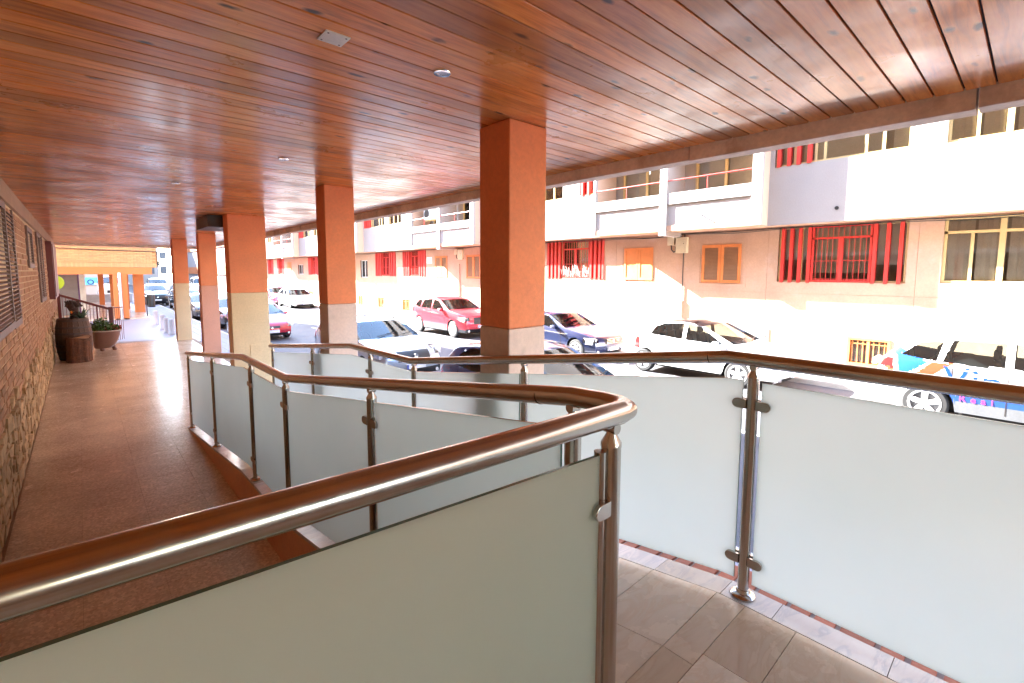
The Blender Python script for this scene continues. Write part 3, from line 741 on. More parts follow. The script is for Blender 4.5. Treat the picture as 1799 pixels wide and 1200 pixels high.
def window(kind, y0, y1, z0, z1, X):
    W, H = y1-y0, z1-z0; m = MB()
    Y = lambda t_: y1-t_*W                          # t from the far (left in view) side
    if kind.startswith('red'):
        frame_rect(m, X+.06, X+.12, y0, y1, z0, z1, .05)
        c0, c1 = (.29, .755) if kind != 'red3' else (.36, .68)
        for t_ in (.20, c0-.02, c1+.02): m.box(X+.07, X+.11, Y(t_)-.025, Y(t_)+.025, z0, z1)
        o = fp(m, 'window', 'yellow_frame')
        pane(o, X+.10, y0, y1, z0, z1); back(o, X+.7, y0-.1, y1+.1, z0-.1, z1+.05)
        curtain(o, X+.16, Y(c1), Y(c0), z0+.25, z1); MB().box(X+.125, X+.13, y0+.02, Y(c1+.01), z0+.45, z1).obj('blind', MT['blind'], o); MB().box(X+.125, X+.13, Y(c0-.01), y1-.02, z0+.6, z1).obj('blind', MT['blind'], o)
        q = MB(); a, b = Y(c1), Y(c0)
        frame_rect(q, X+.015, X+.055, a, b, z0+.01, z1-.01, .05)
        q.box(X+.015, X+.055, a, b, z1-.36, z1-.31); q.box(X+.01, X+.06, (a+b)/2-.045, (a+b)/2+.045, z0, z1-.33)
        q.obj('casement', MT['red_fin'], o)
        q = MB(); n = 11
        for i in range(1, n): yy = a+(b-a)*i/n; q.box(X+.0, X+.012, yy-.005, yy+.005, z0+.02, z1-.02)
        q.box(X+.0, X+.012, a, b, z0+.55, z0+.565); q.box(X+.0, X+.012, a, b, z0+.08, z0+.095)
        q.obj('grille', MT['red_fin'], o)
        for t_ in ((.04, .115, .19, .27, .775, .865, .955) if kind == 'red' else (.03, .10, .17, .24, .79, .86, .93, .985) if kind == 'redplant' else (.05, .13, .21, .29, .74, .82, .90, .96)):
            fin(o, X, Y(t_), z0-.02, z1, .075 if kind == 'red' else .095)
        if kind == 'redplant':
            q = MB(); rr = random.Random(4)
            for i in range(46):
                yy = Y(rr.uniform(.27, .73)); zz = z0+.02; lean = rr.uniform(-.14, .14); hh = rr.uniform(.25, .55)
                q.quad((X+.04, yy-.016, zz), (X+.04, yy+.016, zz), (X-.02, yy+lean+.01, zz+hh), (X-.02, yy+lean-.004, zz+hh*.96))
            q.obj('pot_leaves', MT['curtain'], o)
    elif kind == 'yellow':
        frame_rect(m, X+.05, X+.12, y0, y1, z0, z1, .06)
        m.box(X+.05, X+.12, y0, y1, z1-.36, z1-.30)
        for yy in (y1-.93, y1-1.95): m.box(X+.045, X+.12, yy-.05, yy+.05, z0, z1)
        for yy in (y1-.47, y1-1.45): m.box(X+.06, X+.12, yy-.028, yy+.028, z0, z1-.33)
        o = fp(m, 'window', 'yellow_frame')
        pane(o, X+.10, y0, y1, z0, z1); back(o, X+.7, y0-.1, y1+.1, z0-.1, z1+.05)
        q = MB()
        for i in range(14): yy = y1-.08-i*.18; q.box(X+.15, X+.165, yy-.008, yy+.008, z0, z1)
        q.obj('grille', MT['curtain'], o)
        for i in range(5):
            curtain(o, X+.17, y1-.49-i*.5, y1-.04-i*.5, z0, z1)
    elif kind in ('fins', 'two', 'smallfin', 'small'):
        fr = 'white_frame' if kind == 'small' else 'yellow_frame'
        frame_rect(m, X+.08, X+.14, y0, y1, z0, z1, .055)
        for t_ in {'fins': (.16, .33, .40, .70, .82), 'two': (.33, .66), 'smallfin': (.5,), 'small': (.5,)}[kind]: m.box(X+.085, X+.13, Y(t_)-.03, Y(t_)+.03, z0, z1)
        o = fp(m, 'window', fr)
        if kind == 'smallfin': MB().box(X+.145, X+.15, y0, y1, z0, z1).obj('blind', MT['blind'], o)
        pane(o, X+.12, y0, y1 if kind != 'fins' else y1, z0, z1); back(o, X+.48, y0-.05, y1+.05, z0-.1, z1+.05)
        if kind == 'fins':
            for t_ in (.035, .12, .20, .285): fin(o, X, Y(t_), z0-.01, z1, .085)
            q = MB(); q.box(X+.30, X+.42, Y(.99), Y(.87), z0, z1); q.obj('inner_jamb', MT['white_frame'], o)
        if kind == 'smallfin':
            for t_ in (.15, .5): fin(o, X, Y(t_), z0-.01, z1, .085)
        if kind in ('two', 'small'): curtain(o, X+.2, y0, y1, z0, z1)
        if kind == 'fins':
            MB().box(X+.145, X+.15, Y(.82), Y(.33), z0, z1).obj('blind', MT['blind'], o); curtain(o, X+.19, Y(.32), Y(.02), z0, z1)
    return o
for h in LOW: window(h[4], *h[:4], FX)
for h in UP: window(h[4], *h[:4], WX)
def wood_shutter(y0, y1, z0, z1, kind):
    m = MB(); c = (y0+y1)/2; t_ = .085
    frame_rect(m, FX-.035, FX-.003, y0, c-.004, z0, z1, t_); frame_rect(m, FX-.035, FX-.003, c+.004, y1, z0, z1, t_)
    o = fp(m, 'shutter', 'wood_shutter')
    for (a, b) in ((y0+t_, c-t_), (c+t_, y1-t_)):
        if kind == 'plain': MB().box(FX-.022, FX-.003, a, b, z0+t_, z1-t_).obj('leaf_panel', MT['wood_shutter'], o)
        else:
            q = MB().hull8([(-.028, a, 0), (-.006, a, .02), (-.006, b, .02), (-.028, b, 0), (-.028, a, .006), (-.006, a, .026), (-.006, b, .026), (-.028, b, .006)]).mesh('slat', MT['slat_dull'])
            z = z0+t_+.006
            while z < z1-t_-.025:
                link('slat', q, o, (FX, 0, z)); z += .042
            MB().box(FX-.005, FX-.002, a, b, z0+t_, z1-t_).obj('slat_backing', MT['slat_dull'], o)
    q = MB(); frame_rect(q, FX-.008, FX-.001, y0-.16, y1+.16, z0-.12, z1+.16, .10); q.obj('surround', MT['facade_low'], o)
for h in SHUT: wood_shutter(*h)
for (y0, y1, z0, z1) in BASE:
    m = MB(); frame_rect(m, FX-.02, FX+.08, y0, y1, z0, z1, .06); m.box(FX-.01, FX+.06, (y0+y1)/2-.03, (y0+y1)/2+.03, z0, z1)
    o = fp(m, 'basement_window', 'wood_shutter')
    pane(o, FX+.12, y0, y1, z0, z1); back(o, FX+.3, y0-.05, y1+.05, z0-.05, z1+.05)
    q = MB(); n = 8
    for i in range(1, n): yy = y0+(y1-y0)*i/n; q.box(FX+.0, FX+.014, yy-.009, yy+.009, z0+.05, z1-.05)
    q.box(FX, FX+.014, y0+.06, y1-.06, z1-.16, z1-.14)
    q.obj('grille', MT['wood_shutter'], o)
# pipes, cable, stains
m = MB(); pts = []
for i in range(160):
    y = -5+i*.4; pts.append((FX-.03, y, 3.235-.012*(1+math.sin(y*2.3))-(.05*max(0, math.sin(y*.9)) if 8.6 < y < 11 else 0)))
m.tube(pts, .012, 6)
m.tube([(FX-.02, 7.72, 3.22), (FX-.03, 7.74, 2.4), (FX-.03, 7.74, 1.1)], .016, 6)
m.tube([(p[0]-.01, p[1], p[2]-.03-.02*math.sin(p[1]*1.3)) for p in pts], .008, 5)
fp(m, 'cable', 'cable')
m = MB(); m.tube([(FX-.04, 7.74, 1.09), (FX-.04, 7.74, -.5)], .035, 10)
fp(m, 'conduit', 'facade_low')
fp(MB().tube([(FX-.03, 20.0, 2.4), (FX-.03, 20.0, .5)], .03, 8), 'conduit', 'facade_low')
for (y, z) in ((9.62, 3.70), (6.78, 3.70), (19.2, 3.62), (21.9, 3.62), (23.9, 3.55), (12.1, 3.6), (31.5, 3.6), (34.2, 3.6)):
    xx = BX+.05 if any(a < y < b for a, b in BAL) else WX
    fp(MB().tube([(xx+.05, y, z+.0), (xx-.16, y, z-.015)], .022, 10), 'drain_spout', 'concrete', smooth=True)
fp(MB().tube([(WX+.1, 3.48, 3.60), (WX-.02, 3.48, 3.598)], .045, 12), 'drain_spout', 'cable', smooth=True)
for (y, lb) in ((7.95, 'beige electric meter box with cables beside the louvred shutter across the street'), (20.0, 'beige meter box on the far wall between two shutters')):
    t = thing('meter_box', lb, 'meter box', (FX, y, 2.62))
    MB().box(-.13, -.002, -.36, .02, 0, .50).obj('cabinet', MT['beige_box'], t, bev=.008)
    MB().box(-.139, -.131, -.30, -.04, .10, .42).obj('door', MT['beige_box'], t, bev=.003)
    MB().box(-.10, -.002, .10, .34, .26, .56).obj('junction_box', MT['beige_box'], t, bev=.008)
    MB().tube([(-.05, .22, .26), (-.06, .20, .12), (-.06, .12, .04), (-.06, .06, .06), (-.06, .05, .2)], .018, 8).obj('cable', MT['cable'], t, smooth=True)
    MB().tube([(-.143, -.26, .30), (-.139, -.26, .30)], .014, 8).obj('lock', MT['cable'], t)
t = thing('wall_plaque', 'small white plaque on the far wall beside the red finned window', 'plaque', (FX, 22.85, 2.45))
MB().box(-.012, -.001, -.26, .26, 0, .36).obj('board', MT['white_plastic'], t, bev=.003)
m = MB()
for i, wdt in enumerate((.30, .38, .2)): m.box(-.0135, -.0125, -wdt/2, wdt/2, .26-i*.08, .285-i*.08)
m.obj('print', MT['grey_clad'], t)
t = thing('wall_plaque', 'tiny white plaque on the sunlit wall right of the leafy red window', 'plaque', (FX, 10.5, 2.0))
MB().box(-.01, -.001, -.09, .09, 0, .16).obj('board', MT['white_plastic'], t)
m = MB()
for i in range(3): m.box(-.0115, -.0105, -.06, .06, .12-i*.04, .132-i*.04)
m.obj('print', MT['p_pink'], t)
t = thing('utility_hatch', 'pale blue metal hatch low on the sunlit wall behind the white hatchback', 'hatch', (FX, 5.4, 0))
MB().box(-.02, -.001, -.34, .34, -.02, .40).obj('frame', MT['p_silver'], t)
MB().box(-.03, -.021, -.31, .31, .01, .37).obj('door', MT['p_silver'], t, bev=.003)
MB().box(-.04, -.031, -.28, -.25, .16, .22).obj('handle', MT['iron'], t)
t = thing('air_conditioner', 'white air conditioner unit on a balcony of the far building', 'air conditioner', (14.05, 22.0, 4.75))
MB().box(-.15, .15, -.42, .42, 0, .62).obj('casing', MT['white_plastic'], t, bev=.02)
MB().lathe((-.152, .12, .31), [(.24, 0), (.24, -.008), (.20, -.009)], 24, axis='x').obj('fan_grille', MT['black_plastic'], t)
MB().box(-.1, .1, -.35, .35, -.06, -.0).obj('bracket', MT['yellow_frame'], t)
# ------------------------------------------------------------------ far end: brick building over an arcade
bb = thing('brick_building', 'yellow brick building over an orange arcade at the end of the walkway', 'building', (0, 30, -.33))
wc(MB().box(-12, 2.94, 30.04, 47, 2.16, 13.7).obj('upper_wall', MT['yellow_mortar'], bb), bb)
wc(MB().box(-12, 2.72, 30.0, 30.35, 1.82, 2.157).obj('beam', MT['arcade_orange'], bb), bb)
bm1 = MB().box(-.118, .118, -.03, .012, -.034, .034).mesh('brick', MT['yellow_brick'])
bm2 = MB().box(-.0365, .0365, -.03, .012, -.105, .105).mesh('brick', MT['yellow_brick'])
nb = 0; field = MB()
x = -1.2
while x < 2.93:
    link('brick', bm2, bb, (x+.034, .03, 2.21+.06+.33)); nb += 1; x += .078
for c in range(32):
    z = 2.43+c*.078; x = -1.1+(.125 if c % 2 else 0)
    while x < 2.84:
        if nb < 300 and z < 3.6: link('brick', bm1, bb, (x, .03, z+.33)); nb += 1
        else: field.box(x-.118, x+.118, 30.0, 30.042, z-.034, z+.034)
        x += .25
o = wc(field.obj('brick_field', MT['yellow_brick'], bb), bb); o['kind'] = 'stuff'
def pil(x0, x1, y0, y1): wc(MB().box(x0, x1, y0, y1, -.4, 1.82).obj('pillar', MT['arcade_orange'], bb, bev=.01), bb)
pil(1.18, 1.36, 30.0, 30.4); pil(1.50, 1.72, 30.0, 30.4); pil(2.22, 2.68, 34.0, 34.5); pil(2.0, 2.18, 37, 37.4); pil(.92, 1.2, 43, 43.4); pil(1.45, 1.75, 41, 41.4)
wc(MB().tube([(1.43, 29.93, 1.9), (1.43, 29.93, -.38)], .055, 12).obj('downpipe', MT['white_frame'], bb, smooth=True), bb)
wc(MB().box(-12, -.03, 34.02, 34.3, -.4, 2.1).obj('shop_wall', MT['purple_trim'], bb), bb)
m = MB()
for i in range(34): m.box(-1.2, -.10, 33.97, 34.0, -.36+i*.068, -.36+i*.068+.058)
wc(m.obj('roller_shutter', MT['roller'], bb), bb)
wc(MB().box(-.02, .20, 33.9, 34.3, -.4, 2.0).obj('door_frame', MT['white_frame'], bb), bb)
wc(MB().box(.02, 2.9, 46.6, 46.9, -.4, .25).obj('parapet', MT['grey_mortar'], bb), bb)
wc(MB().tube([(-1, 29.98, 3.03), (1, 29.985, 2.97), (2.93, 29.98, 2.96), (2.955, 30.0, 2.94), (2.955, 30.0, 2.2)], .018, 6).obj('cable', MT['cable'], bb), bb)
wc(MB().box(2.95, 3.15, 31, 31.6, 2.25, 2.5).obj('wall_lamp', MT['black_plastic'], bb), bb)
# shop front seen through the arcade
sb = thing('shop_building', 'plain building with blue poster seen through the arcade', 'building', (0, 58, -.4))
wc(MB().box(-14, 2.9, 58, 110, -.6, 13.7).obj('wall', MT['facade_up'], sb), sb)
t = thing('shop_poster', 'bright blue poster with dark ring behind the arcade pillars', 'poster', (.72, 57.9, 1.05))
MB().box(-.48, .48, 0, .05, -.34, .34).obj('board', MT['blue_poster'], t)
m = MB()
for i in range(20):
    a0, a1 = 2*math.pi*i/20, 2*math.pi*(i+1)/20
    m.quad(*[(ra*math.cos(a), -.004, -.08+ra*math.sin(a)) for ra, a in ((.15, a0), (.24, a0), (.24, a1), (.15, a1))])
m.obj('ring_print', MT['navy'], t)
# lime round sign on the roller shutter side
t = thing('round_sign', 'lime green round sign hanging beyond the end of the brick wall', 'sign', (-.72, 25, 1.53))
MB().lathe((0, 0, 0), [(.27, -.02), (.28, -.012), (.28, .012), (.27, .02)], 32, axis='y').obj('disc', MT['lime'], t, smooth=True)
MB().box(-.3, .0, -.012, .012, .27, .31).obj('bracket', MT['iron'], t)
# distant apartment block closing the street
db = thing('distant_apartment_block', 'distant white apartment block closing the street, full of small windows', 'building', (8, 105, -.6))
wc(MB().box(-14, 11.8, 118, 130, -1, 22).obj('wall', MT['facade_up'], db), db)
wmesh = MB().box(-.55, .55, -.06, .05, -.75, .75).mesh('window', MT['grey_clad'])
for c in range(9):
    for k in range(6):
        o = link('window', wmesh, db, (-3.6+c*2.05-8+8, 13, 2.2+k*2.9+.6)); 
t = thing('orange_block', 'far orange building on the right side beyond the parked white cars', 'building', (16, 75, -.6))
wc(MB().box(13.2, 24, 64, 112, -1, 12).obj('wall', MT['facade_up'], t), t)
wc(MB().box(13.1, 13.19, 64, 112, 1.6, 2.6).obj('band', MT['arcade_orange'], t), t)
wc(MB().box(13.1, 13.19, 64, 112, 5.0, 5.9).obj('band', MT['arcade_orange'], t), t)
# ------------------------------------------------------------------ things at the end of the walkway
t = thing('barrel', 'old oak barrel with iron hoops holding agave plants by the brick wall', 'barrel', (-.17, 14.45, 0))
HB = .93
def br(h): u_ = (h/HB-.5)*2; return .315-.055*u_*u_
for i in range(20):
    a0, a1 = 2*math.pi*i/20+.008, 2*math.pi*(i+1)/20-.008; m = MB()
    hs = [HB*k/6 for k in range(7)]
    for h0, h1 in zip(hs, hs[1:]):
        p = []
        for h in (h0, h1):
            for (rr, an) in ((br(h), a0), (br(h), a1), (br(h)-.03, a1), (br(h)-.03, a0)): p.append((rr*math.cos(an), rr*math.sin(an), h))
        m.hull8(p)
    m.obj('stave', MT['barrel_wood'], t)
for h in (.04, .20, .33, .60, .73, .885):
    MB().lathe((0, 0, 0), [(br(h-.02)-.005, h-.022), (br(h-.02)+.005, h-.022), (br(h+.02)+.005, h+.022), (br(h+.02)-.005, h+.022)], 28).obj('hoop', MT['iron'], t, smooth=True)
MB().lathe((0, 0, 0), [(.02, .86), (br(.86)-.028, .86), (br(.86)-.028, .88), (.02, .885)], 20).obj('soil', MT['soil'], t)
def blade(m, c, az, L, lean, wd, segs=5, curl=.6):
    c = Vector(c); d = Vector((math.cos(az), math.sin(az), 0)); s_ = Vector((-d.y, d.x, 0)); prev = None
    for i in range(segs+1):
        q = i/segs; p = c+d*(L*lean*q+L*.15*q*q)+Vector((0, 0, L*(q-curl*lean*q*q)))
        wv = wd*(1-q)**.6*(.55+.9*q if q < .5 else 1.0)
        a, b = p-s_*wv/2, p+s_*wv/2
        if prev: m.quad(prev[0], prev[1], b, a)
        prev = (a, b)
rp = random.Random(5)
t = thing('agave_plant', 'blue green agave with broad leaves growing in the oak barrel', 'plant', (-.02, 14.38, .88))
for i in range(14):
    m = MB(); blade(m, (0, 0, 0), i*2.4, rp.uniform(.22, .40), rp.uniform(.35, 1.0), .075); m.obj('leaf', MT['leaf_blue'], t, smooth=True)
m = MB()
for i in range(4): blade(m, (-.16, -.05, .16), i*1.6, .09, .6, .05)
m.obj('flower', MT['flower'], t)
t = thing('tree_stump', 'gnarled dark stump rising from the oak barrel behind the agave', 'stump', (-.14, 14.58, .88))
m = MB(); m.tube([(0, 0, 0), (.01, 0, .18), (-.03, .01, .34), (.0, .0, .42)], [.09, .075, .11, .07], 12)
for k in range(7):
    a = k*.9; m.tube([(0, 0, .28), (.10*math.cos(a), .10*math.sin(a), .34+.05*math.sin(k*2.1)), (.15*math.cos(a), .15*math.sin(a), .30+.12*(k % 2))], [.05, .04, .015], 8)
m.obj('stump', MT['stump'], t, smooth=True)
t = thing('log', 'thick upright log section with rough bark standing in front of the barrel', 'log', (-.10, 14.0, 0))
m = MB(); nseg = 40; base_ = []
rl = random.Random(2); ph = [rl.uniform(0, 6) for _ in range(6)]
rad = [.215*(1+.05*math.sin(2*a+ph[0])+.035*math.sin(5*a+ph[1])+.03*math.sin(11*a+ph[2])) for a in [2*math.pi*i/nseg for i in range(nseg)]]
for lv, (h, k) in enumerate(((0, 1.03), (.15, 1.0), (.35, .98), (.53, 1.0))):
    for i in range(nseg):
        a = 2*math.pi*i/nseg; q = rad[i]*k*(1+rl.uniform(-.02, .02)); m.v.append((q*math.cos(a), q*math.sin(a), h+(.02*math.sin(a*2) if lv == 3 else 0)))
for lv in range(3):
    for i in range(nseg): m.f.append((lv*nseg+i, lv*nseg+(i+1) % nseg, (lv+1)*nseg+(i+1) % nseg, (lv+1)*nseg+i))
m.obj('bark', MT['bark'], t)
m = MB(); m.v = [(rad[i]*.96*math.cos(2*math.pi*i/nseg), rad[i]*.96*math.sin(2*math.pi*i/nseg), .532+.02*math.sin(4*math.pi*i/nseg)) for i in range(nseg)]; m.f = [tuple(range(nseg))]
m.obj('cut_face', MT['log_top'], t)
# bathtub planter
t = thing('planter_tub', 'pinkish half bathtub planter full of greenery standing on the walkway', 'planter', (.425, 15.75, -.0))
def tubring(k, z, rx=.285, ry=.42):
    out = []
    sh = -.22*(1-min(1, k))
    for i in range(32):
        a = 2*math.pi*i/32; ca, sa = math.cos(a), math.sin(a)
        e = .75; x_ = rx*k*math.copysign(abs(ca)**e, ca); y_ = ry*k*math.copysign(abs(sa)**e, sa); out.append((x_+sh, y_, z))
    return out
m = MB(); prof = [(.40, .05), (.60, .06), (.78, .14), (.90, .28), (.97, .42), (1.0, .49), (.93, .49), (.90, .42)]
for k, z in prof: m.v += tubring(k, z)
for lv in range(len(prof)-1):
    for i in range(32): m.f.append((lv*32+i, lv*32+(i+1) % 32, (lv+1)*32+(i+1) % 32, (lv+1)*32+i))
m.f.append(tuple(reversed(range(32))))
m.obj('basin', MT['tub'], t, smooth=True)
m = MB(); n0 = 0
for k, z in ((1.0, .482), (1.045, .49), (1.045, .508), (.95, .51), (.93, .492)): m.v += tubring(k, z)
for lv in range(4):
    for i in range(32): m.f.append((lv*32+i, lv*32+(i+1) % 32, (lv+1)*32+(i+1) % 32, (lv+1)*32+i))
m.obj('rim', MT['tub_rim'], t, smooth=True)
for sy in (-.2, .2):
    for sx in (-.11, .13): MB().lathe((sx, sy, 0), [(.035, 0), (.05, .02), (.03, .08)], 10).obj('foot', MT['tub'], t)
m = MB(); m.v = tubring(.92, .46); m.f = [tuple(range(32))]; m.obj('soil', MT['soil'], t)
def bushy(name, label, cat, loc, n, rx, ry, h, mats, seed):
    t = thing(name, label, cat, loc); rr = random.Random(seed)
    for k, (mt, share) in enumerate(mats):
        m = MB()
        for i in range(int(n*share)):
            a = rr.uniform(0, 6.28); q = math.sqrt(rr.random()); z = h*rr.uniform(.15, 1)*(1-.5*q*q)
            c = Vector((rx*q*math.cos(a), ry*q*math.sin(a), z)); L = rr.uniform(.03, .075)
            d = Vector((rr.gauss(0, 1), rr.gauss(0, 1), rr.gauss(.4, .8))).normalized(); s_ = d.cross(Vector((rr.gauss(0, 1), rr.gauss(0, 1), rr.gauss(0, 1)))).normalized()*L*.35
            m.quad(c, c+d*L*.5+s_, c+d*L, c+d*L*.5-s_)
        m.obj('foliage' if k == 0 else 'flowers', MT[mt], t)
    m = MB()
    for i in range(9):
        a = rr.uniform(0, 6.28); q = rr.uniform(.2, .8); m.tube([(0, 0, 0), (rx*q*math.cos(a), ry*q*math.sin(a), h*.7)], [.008, .003], 5)
    m.obj('stem', MT['stump'], t)
bushy('shrub', 'bright green leafy shrub at the left end of the bathtub planter', 'shrub', (.33, 15.65, .46), 620, .20, .26, .36, [('leaf', 1)], 3)
bushy('flowering_plant', 'low dark plant with reddish flowers at the right of the bathtub planter', 'plant', (.57, 15.85, .46), 340, .14, .26, .17, [('leaf', .65), ('flower_red', .35)], 8)
# stair railing
t = thing('stair_railing', 'dark red stair railing with thin bars sloping down behind the planter', 'railing', (.0, 18.3, 0))
a_, b_ = Vector((-.50, 0, 1.36)), Vector((.60, 0, .90))
MB().hull8([(a_.x, -.03, a_.z-.07), (b_.x, -.03, b_.z-.07), (b_.x, .03, b_.z-.07), (a_.x, .03, a_.z-.07), (a_.x, -.03, a_.z), (b_.x, -.03, b_.z), (b_.x, .03, b_.z), (a_.x, .03, a_.z)]).obj('handrail', MT['dark_red'], t, bev=.005)
MB().box(.57, .66, -.045, .045, -.13, .93).obj('post', MT['dark_red'], t, bev=.005)
MB().box(-.50, -.43, -.045, .045, 0, 1.36).obj('post', MT['dark_red'], t, bev=.005)
MB().box(.30, .335, -.02, .02, .2, 1.0).obj('post', MT['dark_red'], t)
bmz = MB().box(-.006, .006, -.006, .006, 0, 1).mesh('bar', MT['dark_red'])
for i in range(14):
    x = -.40+i*.071; zt = a_.z+(b_.z-a_.z)*(x-a_.x)/(b_.x-a_.x)-.07
    o = link('bar', bmz, t, (x, 0, .08)); o.scale = (1, 1, zt-.08)
MB().hull8([(.64, -.02, .88), (.90, .5, .86), (.92, .5, .86), (.66, -.02, .88), (.64, -.02, .92), (.90, .5, .90), (.92, .5, .90), (.66, -.02, .92)]).obj('end_rail', MT['dark_red'], t)
for i in range(6):
    q = i/5; o = link('bar', bmz, t, (.67+.24*q, .06+.44*q, -.1)); o.scale = (1, 1, .98)
# bollards
for i, (x, y, h, lb) in enumerate(((2.44, 21.7, .60, 'grey stone bollard nearest to the farthest column'), (2.39, 22.5, .60, 'second grey stone bollard from the farthest column'), (2.42, 24.06, .60, 'third grey stone bollard from the farthest column'),
                                   (2.41, 26.3, .62, 'farthest grey stone bollard of the row, nearest the arcade'))):
    t = thing('bollard', lb, 'bollard', (x, y, -.39), group='stone bollards beyond the steps')
    MB().lathe((0, 0, 0), [(.115, 0), (.115, .05), (.10, .07), (.095, h-.10), (.085, h-.03), (.05, h)], 20).obj('shaft', MT['bollard'], t, smooth=True)
t = thing('litter_bin', 'black cylindrical litter bin on a grey post near the arcade', 'bin', (2.50, 31.0, -.39))
MB().tube([(0, 0, 0), (0, 0, 1.05)], .03, 10).obj('post', MT['iron'], t, smooth=True)
MB().lathe((.20, 0, .5), [(.14, 0), (.16, .02), (.17, .62), (.15, .65)], 20).obj('drum', MT['black_plastic'], t, smooth=True)
#PART4
# ------------------------------------------------------------------ cars
def smooth_poly(pts, step):
    out = []
    for (a, b), (c, d) in zip(pts, pts[1:]):
        n = max(1, int(math.hypot(c-a, d-b)/step))
        out += [(a+(c-a)*i/n, b+(d-b)*i/n) for i in range(n)]
    out.append(pts[-1])
    for _ in range(4):
        out = [out[0]]+[((out[i-1][0]+2*out[i][0]+out[i+1][0])/4, (out[i-1][1]+2*out[i][1]+out[i+1][1])/4) for i in range(1, len(out)-1)]+[out[-1]]
    return out
def pip(poly, x, z):
    c = False; n = len(poly)
    for i in range(n):
        (x0, z0), (x1, z1) = poly[i], poly[i-1]
        if (z0 > z) != (z1 > z) and x < (x1-x0)*(z-z0)/(z1-z0)+x0: c = not c
    return c
STY = {
 'hatch': dict(L=4.05, W=1.76, foh=.86, wb=2.54, rw=.315, prof=[(.12, .20), (.02, .26), (.0, .45), (.03, .60), (.14, .70), (.55, .86), (1.02, .96), (1.92, 1.40), (2.35, 1.47), (2.9, 1.46), (3.50, 1.38), (3.88, 1.02), (3.98, .86), (4.03, .60), (4.05, .45), (4.0, .25), (3.9, .22)],
               belt=[(0, .58), (.5, .76), (1.1, .90), (3.3, 1.0), (4.05, .98)], win=[[(1.35, .97), (1.98, 1.34), (2.34, 1.385), (2.34, .985)], [(2.44, .99), (2.44, 1.385), (3.0, 1.36), (3.24, 1.26), (3.38, 1.06)]], ws=(1.04, 1.90), rwn=(3.56, 3.86), grille=(.17, .30, .42), upg=(.50, .58, .30), hl=(.10, .75, .56, .73), tl=(3.72, .62, .98)),
 'suv':   dict(L=4.55, W=1.84, foh=.92, wb=2.70, rw=.355, prof=[(.14, .26), (.03, .34), (.0, .55), (.02, .80), (.10, .92), (.5, 1.02), (1.22, 1.13), (2.05, 1.58), (2.55, 1.67), (3.2, 1.66), (3.95, 1.57), (4.30, 1.18), (4.42, 1.02), (4.50, .72), (4.55, .55), (4.5, .34), (4.4, .30)],
               belt=[(0, .72), (.5, .93), (1.25, 1.06), (3.4, 1.14), (4.55, 1.14)], win=[[(1.55, 1.12), (2.15, 1.51), (2.52, 1.565), (2.52, 1.13)], [(2.62, 1.135), (2.62, 1.565), (3.3, 1.55), (3.42, 1.15)], [(3.50, 1.15), (3.42, 1.53), (3.75, 1.47), (4.02, 1.22)]], ws=(1.24, 2.03), rwn=(3.99, 4.27), grille=(.20, .42, .60), upg=(.62, .86, .42), hl=(.06, .66, .74, .90), tl=(4.05, .86, 1.12)),
 'sedan': dict(L=4.55, W=1.76, foh=.82, wb=2.72, rw=.32, prof=[(.12, .18), (.02, .26), (.0, .46), (.03, .64), (.12, .72), (.6, .83), (1.28, .94), (2.05, 1.36), (2.5, 1.42), (2.95, 1.40), (3.72, 1.03), (4.1, .99), (4.42, .95), (4.5, .82), (4.55, .5), (4.5, .26), (4.4, .22)],
               belt=[(0, .60), (.5, .74), (1.2, .88), (3.4, .97), (4.55, .92)], win=[[(1.55, .945), (2.12, 1.29), (2.50, 1.335), (2.50, .96)], [(2.60, .965), (2.60, 1.335), (2.95, 1.315), (3.35, 1.08), (3.38, .985)]], ws=(1.30, 2.03), rwn=(3.02, 3.70), grille=(.16, .28, .45), upg=(.50, .68, .34), hl=(.08, .70, .55, .72), tl=(4.25, .68, .90)),
}
